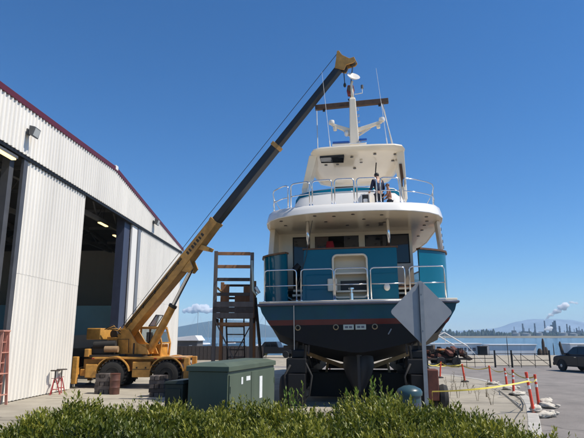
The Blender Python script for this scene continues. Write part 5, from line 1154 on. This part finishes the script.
def cribbing(px, Y, n, label, w=0.5):
    b = at(px, 390, Y); t = thing('timber_crib', label, 'timber stack', (b.x, Y, 0), R(rg.uniform(-6, 6)), 'cribbing timbers by the crane')
    for k in range(n):
        z = k * 0.14
        for j in (-1, 0, 1):
            if k % 2: MB().box(-w / 2 + rg.uniform(-0.02, 0.02), w / 2 + rg.uniform(-0.02, 0.02), j * 0.17 - 0.075, j * 0.17 + 0.075, z + 0.002, z + 0.138).build('timber', rg.choice(('wood_dark', 'wood_grey')), t, bevel=0.008)
            else: MB().box(j * 0.17 - 0.075, j * 0.17 + 0.075, -w / 2 + rg.uniform(-0.02, 0.02), w / 2 + rg.uniform(-0.02, 0.02), z + 0.002, z + 0.138).build('timber', rg.choice(('wood_dark', 'wood_grey')), t, bevel=0.008)
cribbing(103.5, 20.6, 5, 'stack of dark timber blocks beside the brown barrel'); cribbing(158.5, 19.6, 5, 'stack of dark timber blocks before the crane front wheel', 0.54)
bb = at(114.5, 390, 20.3); br = thing('barrel', 'rusty brown steel barrel beside the timber blocks', 'barrel', (bb.x, 20.3, 0))
MB().lathe([(0, 0), (0.17, 0), (0.175, 0.02), (0.175, 0.22), (0.185, 0.24), (0.175, 0.26), (0.175, 0.46), (0.185, 0.48), (0.175, 0.5), (0.175, 0.70), (0.165, 0.70), (0.165, 0.68), (0, 0.68)], n=28).build('drum', 'barrel_brown', br, smooth='auto')
MB().lathe([(0.176, 0.69), (0.184, 0.70), (0.184, 0.72), (0.17, 0.72)], n=28).build('rim', 'rust_red', br, smooth='auto')

# ------------------------------------------------------------------ black gate and fence
def fence_run(name, label, cat, pxs, Y, top, rails, diag=(), thick=(), m='black_steel', grp=None):
    g0 = at(pxs[0], 360, Y); f = thing(name, label, cat, (g0.x, Y, ROAD_Z), 0, grp)
    X = lambda px: at(px, 360, Y).x - g0.x
    for px in pxs:
        r = 0.09 if px in thick else 0.03
        MB().box(X(px) - r / 2, X(px) + r / 2, -r / 2, r / 2, 0, top + (0.2 if px in thick else 0)).build('post', m, f)
    for z in rails: MB().box(X(pxs[0]) + 0.05, X(pxs[-1]) - 0.05, -0.02, 0.02, z - 0.02, z + 0.02).build('rail', m, f)
    for a, b, za, zb in diag: MB().beam((X(a), -0.03, za), (X(b), -0.03, zb), 0.025, 0.03).build('brace', m, f)
    return f
fence_run('steel_gate', 'black steel gate leaf with a diagonal brace and thick posts', 'gate', (495, 508.5, 511.7), 39.5, 0.98, (0.94, 0.12), ((496, 508, 0.9, 0.15),), (495, 511.7))
fence_run('steel_gate', 'long black steel gate with crossing braces next to the dark car', 'gate', (512.6, 521, 535, 549.8), 39.3, 0.98, (0.94, 0.5, 0.12), ((513, 521, 0.9, 0.15), (521, 535, 0.9, 0.15), (535, 549, 0.9, 0.15)), (549.8,))
fence_run('wire_fence', 'thin wire fence between the scrap pile and the black gate', 'fence', (458, 466.5, 474.7, 485, 494.3), 39.6, 0.95, (0.9, 0.62, 0.34), (), (458,))
# ------------------------------------------------------------------ dark sport utility vehicle, facing left
sp_ = ground_at(555, 371, ROAD_Z); sv = thing('sport_utility_vehicle', 'dark navy sport utility vehicle parked by the black gate', 'car', (sp_.x + 1.0, sp_.y + 0.9, ROAD_Z), R(-74)); sv.scale = (0.88, 0.88, 0.88)
body = [(0.02, 0.50), (0.0, 0.78), (0.08, 0.98), (0.35, 1.06), (1.15, 1.14), (4.45, 1.14), (4.52, 0.9), (4.52, 0.46), (4.1, 0.34), (0.3, 0.34)]
cx0 = MB()
for y0, y1, k in ((-0.90, 0.90, 0),): cx0.prism(body, y0, y1, 'Y')
bd = cx0.build('body', 'suv_paint', sv, bevel=0.07)
gh = [(1.15, 1.12), (1.85, 1.68), (2.3, 1.74), (4.1, 1.72), (4.42, 1.15)]
def gr(y, k): return [(x, y * (1 if z < 1.2 else k), z) for x, z in gh]
MB().loft([gr(-0.86, 0.84), gr(0.86, 0.84)]).build('cabin', 'suv_paint', sv, bevel=0.05)
for sy in (-1, 1):
    for poly in ([(1.42, 1.19), (1.92, 1.62), (2.32, 1.65), (2.32, 1.19)], [(2.42, 1.19), (2.42, 1.65), (3.25, 1.65), (3.3, 1.19)], [(3.4, 1.19), (3.36, 1.64), (3.95, 1.62), (4.15, 1.19)]):
        def yy(z): return sy * (0.86 - (z - 1.15) / 0.55 * 0.137 + 0.006)
        MB().add([(x, yy(z), z) for x, z in poly], [tuple(range(len(poly)))]).build('side_window', 'glass_dark', sv)
    MB().box(1.35, 1.5, sy * 0.9 if sy > 0 else -1.08, 1.08 if sy > 0 else -0.9, 1.12, 1.28).build('mirror', 'suv_paint', sv, bevel=0.03)
    MB().box(0.0, 0.22, sy * 0.62 - 0.16, sy * 0.62 + 0.16, 0.80, 0.96).build('headlight', 'headlight', sv, bevel=0.03)
    MB().box(4.5, 4.54, sy * 0.78 - 0.08, sy * 0.78 + 0.08, 0.8, 1.1).build('tail_light', 'red_lens', sv)
    for x in (0.86, 3.58):
        w = MB().lathe([(0.2, -0.11), (0.34, -0.115), (0.375, -0.07), (0.375, 0.07), (0.34, 0.115), (0.2, 0.11)], (x, sy * 0.84, 0.375), 'Y', 28).build('wheel', 'rubber', sv, smooth='auto')
        MB().lathe([(0, 0.12 * sy), (0.06, 0.12 * sy), (0.2, 0.09 * sy), (0.22, 0.1 * sy), (0.22, -0.05 * sy), (0, -0.05 * sy)], (x, sy * 0.84, 0.375), 'Y', 20).build('rim', 'alloy', w, smooth='auto')
        MB().tube(arc((x, 0.375), 0.43, 0, 180, 12, 'xz', sy * 0.9), 0.035, 6).build('wheel_arch', 'rubber', sv)
    MB().box(2.36, 2.37, sy * 0.902 - 0.002, sy * 0.902 + 0.002, 0.45, 1.1).build('door_seam', 'rubber', sv); MB().box(2.1, 2.28, sy * 0.915 - 0.012, sy * 0.915 + 0.012, 0.98, 1.01).build('door_handle', 'chrome', sv)
MB().add([(1.19, -0.78, 1.17), (1.19, 0.78, 1.17), (1.83, 0.66, 1.64), (1.83, -0.66, 1.64)], [(0, 1, 2, 3)]).build('windscreen', 'glass_dark', sv)
MB().box(-0.05, 0.06, -0.88, 0.88, 0.38, 0.6).build('bumper', 'rubber', sv, bevel=0.03); MB().box(-0.012, 0.02, -0.4, 0.4, 0.68, 0.88).build('grille', 'black_steel', sv)
for sy in (-0.6, 0.6): MB().tube([(2.2, sy, 1.78), (4.0, sy, 1.77)], 0.02, 6).build('roof_rack', 'black_steel', sv)
# ------------------------------------------------------------------ floating sheds and shore clutter
def float_shed(px0, px1, py_top, Y, label, letters=0, roofm='float_white'):
    a, b = at(px0, py_top, Y), at(px1, py_top, Y); t = thing('floating_shed', label, 'shed', ((a.x + b.x) / 2, Y, -1.5), 0, 'white sheds along the water')
    w, h = (b.x - a.x) / 2, a.z + 1.5; n = max(3, int(2 * w / 2.4))
    MB().box(-w, w, 0.05, 3.0, 0.0, h - 0.12).build('wall', 'float_white', t)
    for k in range(n):
        x0 = -w + 2 * w * k / n; MB().box(x0 + 0.02, x0 + 2 * w / n - 0.02, 0.0, 0.046, 0.1, h - 0.14).build('wall_panel', 'float_white', t)
    MB().box(-w - 0.1, w + 0.1, -0.12, 3.2, h - 0.117, h).build('roof', 'roof_white', t, bevel=0.02)
    MB().box(-w, w, -0.25, 3.2, -0.2, -0.004).build('pontoon', 'wood_dark', t)
    for k in range(letters):                          # sign lettering, not legible at this distance
        x0 = -w * 0.1 + k * 0.55; MB().box(x0, x0 + (0.42, 0.3, 0.38)[k % 3], -0.014, -0.004, h - 1.0, h - 0.58).build('letter', 'lettering', t)
    return t
float_shed(420, 481, 343.3, 75, 'long white floating shed with dark lettering behind the scrap pile', 7)
float_shed(489, 536, 344.3, 76, 'long plain white floating shed behind the black gate')
float_shed(570, 600, 343.5, 72, 'small white shed on the water behind the dark car')
pA = at(484, 352, 74); ps = thing('dark_shed', 'narrow dark shed between the two white floating sheds', 'shed', (pA.x, 74, -1.5)); MB().box(-0.5, 0.45, 0, 2.0, 0, 2.2).build('wall', 'black_steel', ps); MB().box(-0.55, 0.5, -0.1, 2.1, 2.2, 2.3).build('roof', 'dark_pile', ps)
for k, (px, pt, r, lb) in enumerate(((542.5, 338.5, 0.2, 'thick dark mooring pile with a pointed head'), (539.5, 348.5, 0.35, 'dark mooring pile shouldering the thick pointed pile'), (545.5, 347, 0.3, 'stout dark mooring pile beside the thick pointed pile'), (563.5, 341.5, 0.2, 'leaning dark mooring pile standing alone in the bay'), (553, 343, 0.06, 'thin grey mooring pole in the water'), (506.5, 336.5, 0.05, 'thin dark mast pole above the white shed'))):
    Y = 70 + k; t = at(px, pt, Y); o = thing('mooring_pile', lb, 'pile', (t.x, Y, -1.6), 0, 'mooring piles in the bay'); h = t.z + 1.6; ln = -0.5 if k == 3 else 0.0
    MB().tube([(0, 0, -0.2), (ln * 0.5, 0, h * 0.5), (ln, 0, h * 0.86), (ln, 0, h)], [r, r * 0.95, r * 0.85, r * 0.4], 10).build('timber', 'dark_pile', o, smooth='auto'); MB().lathe([(r * 1.02, h * 0.3), (r * 1.05, h * 0.32), (r * 1.02, h * 0.34)], n=10).build('band', 'rust_red', o)
bl = at(510, 341.5, 90); bo = thing('small_boat', 'little dark boat moored above the plain white shed', 'boat', (bl.x, 120, -1.3)); MB().loft([[(-2.6, 0, 0.8), (-2.6, 0.6, 0.1), (-2.6, -0.6, 0.1)], [(1.5, 0, 0.8), (1.5, 0.9, 0.1), (1.5, -0.9, 0.1)], [(3.4, 0, 1.0), (3.4, 0.1, 0.8), (3.4, -0.1, 0.8)]]).build('hull', 'dark_pile', bo); MB().box(-1.2, 0.4, -0.5, 0.5, 0.7, 1.5).build('cabin', 'hull_grey', bo)
# scrap pile on a trailer under a canopy frame
sp0 = at(446, 362, 42); tr = thing('scrap_trailer', 'flat trailer heaped with dark scrap under a white canopy frame', 'trailer', (sp0.x, 42, ROAD_Z))
MB().box(-1.9, 1.7, -0.9, 0.9, 0.45, 0.55).build('bed', 'dark_pile', tr)
for x in (-0.6, 0.5):
    for sy in (-0.95, 0.95): MB().lathe([(0, -0.1), (0.3, -0.1), (0.34, 0), (0.3, 0.1), (0, 0.1)], (x, sy, 0.34), 'Y', 18).build('wheel', 'rubber', tr, smooth='auto')
for k in range(26):
    x, y, z = rg.uniform(-1.7, 1.5), rg.uniform(-0.7, 0.7), 0.6 + 0.75 * rg.random() * (1 - abs(k % 5 - 2) * 0.1)
    T = Matrix.Translation((x, y, z)) @ Matrix.Rotation(rg.uniform(0, 3), 4, 'Z') @ Matrix.Rotation(rg.uniform(-0.5, 0.5), 4, 'Y')
    MB(T).box(-rg.uniform(0.2, 0.6), rg.uniform(0.2, 0.6), -0.15, 0.15, -0.12, 0.12).build('scrap_piece', rg.choice(('dark_pile', 'black_steel', 'dark_pile', 'rust_red')), tr, bevel=0.02)
MB().box(-0.6, 0.55, -0.5, 0.4, 1.1, 1.22).build('cover', 'orange_cover', tr, bevel=0.03)
cf_ = at(444, 362, 40.5); cn = thing('canopy_frame', 'white pipe canopy frame with a peaked top over the scrap trailer', 'canopy', (cf_.x, 40.5, ROAD_Z))
for y in (0, 3.2):
    MB().tube([(-1.55, y, 0), (-1.5, y, 1.55), (0.15, y, 2.4), (1.75, y, 1.45)], 0.045, 8).build('arch', 'reflective', cn); MB().tube([(0.15, y, 2.38), (0.18, y, 1.6)], 0.02, 6).build('hanger', 'reflective', cn)
for x, z in ((-1.5, 1.55), (0.15, 2.4), (1.75, 1.45)): MB().tube([(x, 0, z), (x, 3.2, z)], 0.03, 8).build('purlin', 'reflective', cn)
MB().tube([(1.75, 0, 1.45), (3.0, 0, 0.1)], 0.02, 6).build('guy_line', 'reflective', cn)
for k, (px, py, s_) in enumerate(((434, 366, 0.5), (441, 363.5, 0.45), (449, 366, 0.5), (455, 364, 0.35), (432, 358, 0.6))):
    g_ = ground_at(px, py, ROAD_Z); o = MB().sphere((0, 0, 0.12 * s_), 0.9 * s_, 0.5 * s_, 0.28 * s_, seed=k * 1.7, amp=0.7).build('rubble_heap', rg.choice(('sandbag', 'dark_pile')), None); o.location = g_
    tag(o, 'low rubble heap on the ground %s' % (('by the front of the scrap trailer', 'below the middle of the scrap trailer', 'by the rear wheel of the scrap trailer', 'behind the short yellow tape', 'under the canopy leg by the scrap trailer')[k]), 'rubble', 'rubble round the scrap trailer')
# ------------------------------------------------------------------ left background: sea wall, shed, boats, parked van
w0, w1 = at(176, 350, 52), at(262, 350, 52)
sw_ = thing('sea_wall', 'long dark timber sea wall behind the crane and the stair tower', 'wall', (w0.x, 52, -0.11))
nb = 22
for k in range(nb):
    xa = (w1.x - w0.x) * k / nb; MB().box(xa + 0.015, xa + (w1.x - w0.x) / nb - 0.015, 0, 0.18, 0, 1.28 + rg.uniform(-0.03, 0.03)).build('board', 'wood_dark', sw_)
MB().box(-0.1, w1.x - w0.x + 0.1, 0.19, 0.4, 0, 1.2).build('waling', 'wood_dark', sw_)
s0 = at(186, 345, 55); sh = thing('white_roofed_shed', 'small dark shed with a white roof beyond the hangar corner', 'shed', (s0.x, 55, -0.11)); MB().box(-1.3, 1.1, 0, 3.5, 0, 1.75).build('wall', 'interior_dark', sh)
MB().loft([[(-1.5, -0.3, 1.75), (1.3, -0.3, 1.75), (1.3, 3.8, 1.75), (-1.5, 3.8, 1.75)], [(-1.5, -0.25, 2.0), (0.9, -0.25, 2.25), (0.9, 3.8, 2.25), (-1.5, 3.8, 2.0)]]).build('roof', 'roof_white', sh); MB().box(0.3, 0.6, -0.03, 0.0, 0.9, 1.3).build('notice', 'reflective', sh)
for k, (px, Y, h, L, lb) in enumerate(((196, 150, 10, 8, 'white sailboat moored farthest left beyond the sea wall'), (207, 170, 8, 7, 'white sailboat moored just left of the stair tower'), (232, 190, 12, 9, 'white sailboat seen through the stair tower'), (264, 130, 9, 9, 'grey-hulled sailboat moored beyond the yacht stern'))):
    p = at(px, 340, Y); o = thing('sailboat', lb, 'sailboat', (p.x, Y, -1.3), R(rg.uniform(-20, 20)), 'boats moored beyond the sea wall')
    MB().loft([[(-L / 2, -0.9, 1.0), (-L / 2, 0.9, 1.0), (-L / 2, 0.5, 0), (-L / 2, -0.5, 0)], [(0, -1.4, 1.05), (0, 1.4, 1.05), (0, 0.8, -0.1), (0, -0.8, -0.1)], [(L / 2, -0.1, 1.4), (L / 2, 0.1, 1.4), (L / 2 - 0.6, 0.05, 0), (L / 2 - 0.6, -0.05, 0)]]).build('hull', 'hull_grey' if k == 3 else 'float_white', o, smooth='auto')
    MB().loft([[(-L * 0.2, -0.8, 1.05), (-L * 0.2, 0.8, 1.05), (L * 0.15, 0.7, 1.05), (L * 0.15, -0.7, 1.05)], [(-L * 0.18, -0.6, 1.6), (-L * 0.18, 0.6, 1.6), (L * 0.1, 0.5, 1.5), (L * 0.1, -0.5, 1.5)]]).build('cabin', 'float_white', o)
    MB().tube([(0.3, 0, 1.0), (0.3, 0, h)], 0.07, 8).build('mast', 'mast_alu', o); MB().tube([(0.3, 0, 2.0), (-L * 0.36, 0, 1.95)], 0.05, 8).build('boom', 'mast_alu', o)
    for e in ((-L / 2, 1.0), (L / 2, 1.4)): MB().tube([(0.3, 0, h - 0.1), (e[0], 0, e[1])], 0.02, 4).build('stay', 'mast_alu', o)
v0 = ground_at(274, 357.5, ROAD_Z); vn = thing('parked_pickup', 'dark pickup truck parked beyond the yacht, left of its wheels', 'pickup truck', (v0.x, v0.y, ROAD_Z), R(-15))
MB().prism([(-2.4, 0.4), (-2.5, 0.95), (-1.3, 1.02), (-0.8, 1.6), (0.5, 1.62), (0.75, 1.05), (2.4, 1.05), (2.45, 0.45)], -0.85, 0.85, 'Y').build('body', 'van_dark', vn, bevel=0.05)
for x in (-1.6, 1.5):
    for sy in (-0.8, 0.8): MB().lathe([(0, -0.12), (0.3, -0.12), (0.36, 0), (0.3, 0.12), (0, 0.12)], (x, sy, 0.36), 'Y', 20).build('wheel', 'rubber', vn, smooth='auto')
for poly in ([(-0.72, 1.1), (-0.6, 1.52), (-0.15, 1.54), (-0.15, 1.1)], [(-0.08, 1.1), (-0.08, 1.54), (0.42, 1.54), (0.6, 1.1)]): MB().prism(poly, -0.856, -0.851, 'Y').build('side_window', 'glass_dark', vn)
for k, (px, py, s_) in enumerate(((266, 354, 0.9), (261, 353, 0.7))):
    g_ = ground_at(px, py + 3, ROAD_Z); o = thing('small_bush', ('small green bush at the end of the sea wall', 'smaller green bush tucked against the sea wall boards')[k], 'bush', (g_.x, g_.y, ROAD_Z), 0, 'bushes by the sea wall'); a = ([], [], [], [])
    for j in range(60): shoot(rg.gauss(0, 0.3) * s_, rg.gauss(0, 0.3) * s_, rg.uniform(0.1, 0.9) * s_, rg.uniform(-0.8, 0.8), rg.uniform(-0.8, 0.8), 0.3, 8, 0.4, 0.2, a)
    leaves_obj('foliage', *a, 'leaf', o); MB().tube([(0, 0, 0), (0, 0, 0.7 * s_)], 0.04, 6).build('stem', 'dry_stem', o)

# ------------------------------------------------------------------ far shore: forest edge and refinery
mb = MB(); r2 = random.Random(5)
for k in range(1500):
    x = r2.uniform(335, 1450); y = 1770 + r2.random() ** 1.5 * 260; h = r2.uniform(9, 19) * (1.25 if noise.noise(Vector((x * 0.02, 1, 0))) > 0.1 else 0.8); w = h * r2.uniform(0.22, 0.4); a0_ = r2.random() * 6
    dens = noise.noise(Vector((x * 0.008, 7, 0)))
    if x > 700 and dens < -0.05: h *= 0.55
    rings = [[(x + w * q * math.cos(a0_ + j * 1.2566) * r2.uniform(0.75, 1.2), y + w * q * math.sin(a0_ + j * 1.2566), 4.5 + h * f) for j in range(5)] for f, q in ((0, 0.55), (0.25, 1.0), (0.6, 0.7), (0.85, 0.4), (1.0, 0.06))]
    mb.loft(rings)
far = mb.build('far_forest', 'far_forest', None); far['kind'] = 'stuff'; far['label'] = 'dark forest edge along the far shore of the bay'
RY = 1800
def stack(px, py, r, lb, r1=None):
    t = at(px, py, RY); o = thing('refinery_stack', lb, 'chimney', (t.x, RY, 4), 0, 'refinery stacks across the bay'); h = t.z - 4
    MB().lathe([(r, 0), (r * 0.95, h * 0.3), ((r1 or r) * 0.85, h * 0.97), ((r1 or r) * 0.95, h * 0.975), ((r1 or r) * 0.95, h), ((r1 or r) * 0.6, h)], n=12).build('shaft', 'stack_steel', o, smooth='auto')
    for f in (0.4, 0.7): MB().lathe([(r, h * f), (r * 1.5, h * f), (r * 1.5, h * f + 0.8), (r, h * f + 0.8)], n=12).build('platform', 'stack_steel', o)
for px, py, r, lb in ((522.5, 323.6, 2.6, 'tall refinery stack standing alone at the forest end'), (529, 329, 2.0, 'short thin refinery stack between the two tall lone ones'), (534.5, 323.4, 2.4, 'tall refinery stack nearest the smoking chimney on its forest side'), (544.3, 320.8, 2.2, 'smoking refinery chimney with a grey-white plume'),
                      (559.3, 326, 3.0, 'squat refinery stack beside the bulky process tower'), (566.7, 324, 2.3, 'slim refinery stack beyond the squat one'), (569.6, 325.5, 2.2, 'thin refinery stack paired with the slim one'), (576.5, 328, 2.4, 'low refinery stack farthest from the smoking chimney'), (550, 328.5, 2.2, 'low refinery stack beside the steam cloud'), (582, 329, 2.4, 'small refinery stack at the end of the works')):
    stack(px, py, r, lb)
pt = at(553.6, 320.6, RY + 15); pw = thing('process_tower', 'bulky refinery process tower, widest structure of the works', 'tower', (pt.x, RY + 15, 4)); hh = pt.z - 4
for x, w, f in ((-8, 5, 0.72), (-1, 6, 0.9), (3, 4, 1.0)): MB().box(x - w / 2, x + w / 2, -4, 4, 0, hh * f).build('column', 'stack_steel', pw)
for f in (0.3, 0.5, 0.7): MB().box(-12, 6, -4.6, 4.6, hh * f, hh * f + 1.2).build('platform', 'stack_steel', pw)
for k, (px, r, h, lb) in enumerate(((516, 12, 9, 'white storage tank at the forest end of the refinery'), (526, 14, 8, 'broad white storage tank below the lone stacks'), (539, 11, 10, 'white storage tank near the smoking chimney'), (563, 13, 10, 'white storage tank past the process tower'), (573, 12, 8, 'low white storage tank at the end of the works'))):
    t = at(px, 333, RY - 30); o = thing('storage_tank', lb, 'tank', (t.x, RY - 30, 4), 0, 'storage tanks at the refinery'); MB().lathe([(r, 0), (r, h), (r * 0.5, h + 1.5), (0, h + 2)], n=24).build('shell', 'tank_white', o, smooth='auto'); MB().lathe([(r * 1.01, h * 0.9), (r * 1.04, h * 0.92), (r * 1.01, h * 0.95)], n=24).build('rim_walkway', 'stack_steel', o)
for k in range(14):
    px = 514 + k * 5; t = at(px, 334, RY + 40 + (k % 3) * 12); h = r2.uniform(14, 34); o = thing('process_unit', 'grey refinery process block %s' % (('with a tall vent among the trees at the forest end', 'beside the lone forest-end stack', 'just past the lone forest-end stack', 'between the short thin stack and its neighbour', 'next to the second tall lone stack', 'behind the storage tank near the smoking chimney', 'close beside the smoking chimney', 'behind the low steam cloud', 'at the foot of the bulky process tower', 'beside the squat stack', 'behind the tank past the process tower', 'at the foot of the paired slim stacks', 'behind the low tank at the end of the works', 'beside the farthest low stack')[k]), 'plant building', (t.x, t.y, 4), 0, 'refinery process blocks')
    MB().box(-6, 6, -5, 5, 0, h * 0.6).build('block', 'stack_steel', o); MB().tube([(2, 0, h * 0.6), (2, 0, h)], 1.0, 8).build('vent_pipe', 'stack_steel', o)

# ------------------------------------------------------------------ smoke, clouds, haze
def puffs(name, blobs, voxel, m, disp, dsize, label, cat):
    mb = MB()
    for c, r in blobs: mb.sphere(c, r, r, r * 0.85, n=14, m=10)
    o = mb.build(name, m); rm = o.modifiers.new('remesh', 'REMESH'); rm.mode = 'VOXEL'; rm.voxel_size = voxel
    tx = bpy.data.textures.new(name + '_tex', 'CLOUDS'); tx.noise_scale = dsize; tx.noise_depth = 3
    dp = o.modifiers.new('displace', 'DISPLACE'); dp.texture = tx; dp.strength = disp; dp.mid_level = 0.5; dp.texture_coords = 'GLOBAL'
    o['label'] = label; o['category'] = cat; return o
volume_mat('smoke', 0.25, (1, 1, 1), 0.0); volume_mat('cloud', 0.05, (1, 1, 1), 0.0)
bl_ = []; r3 = random.Random(4)
for k in range(44):
    f = k / 43; px, py = 544.4 + 22.5 * f ** 0.95, 320.2 - 15.0 * f ** 0.8; r = 2.2 + 13.0 * f ** 0.7 * (1 - 0.25 * f)
    p = at(px + r3.uniform(-0.8, 0.8) * f * 2.4, py + r3.uniform(-0.8, 0.8) * f * 2.4, RY); bl_.append((p, r * r3.uniform(0.45, 0.95)))
puffs('smoke_plume', bl_, 1.6, 'smoke', 9.0, 7.0, 'grey-white smoke plume drifting from the refinery chimney', 'smoke')
bl_ = [(at(548 + r3.uniform(-3, 3), 328.5 + r3.uniform(-2, 1.5), RY - 20), r3.uniform(3, 6.5)) for k in range(10)]
puffs('steam_cloud', bl_, 1.2, 'smoke', 3.0, 6.0, 'low white steam cloud among the refinery stacks', 'steam')
CY_ = 9600
def cloud(cs, label, sc_=1.0):
    b = []
    for px, py, r, n in cs:
        for k in range(n): p = at(px + r3.gauss(0, r * 0.55), py + abs(r3.gauss(0, r * 0.3)) * -0.6 + r * 0.2, CY_ + r3.uniform(-60, 60)); b.append((p, r * 17.2 * r3.uniform(0.3, 0.6)))
    return puffs('cloud', b, 9.0 * sc_, 'cloud', 45.0 * sc_, 45.0 * sc_, label, 'cloud')
cloud([(183, 311, 4, 8), (189, 310.5, 4.5, 9), (196, 309.5, 6, 14), (200, 306.5, 5, 12), (205, 310, 6, 12), (212, 310, 5, 9), (219, 312, 5, 8)], 'puffy white cumulus cloud between the hangar and the stair tower')
cloud([(573.5, 302.5, 2.6, 6), (577, 303, 2.2, 5)], 'tiny white cloud wisp above the refinery', 0.5)
haze = MB().box(-6500, 6500, -400, 7400, -3.4, 225).build('haze', volume_mat('haze', 0.00014, (0.52, 0.76, 1.0), 0.0)); haze['kind'] = 'stuff'; haze['label'] = 'thin blue haze over the bay'
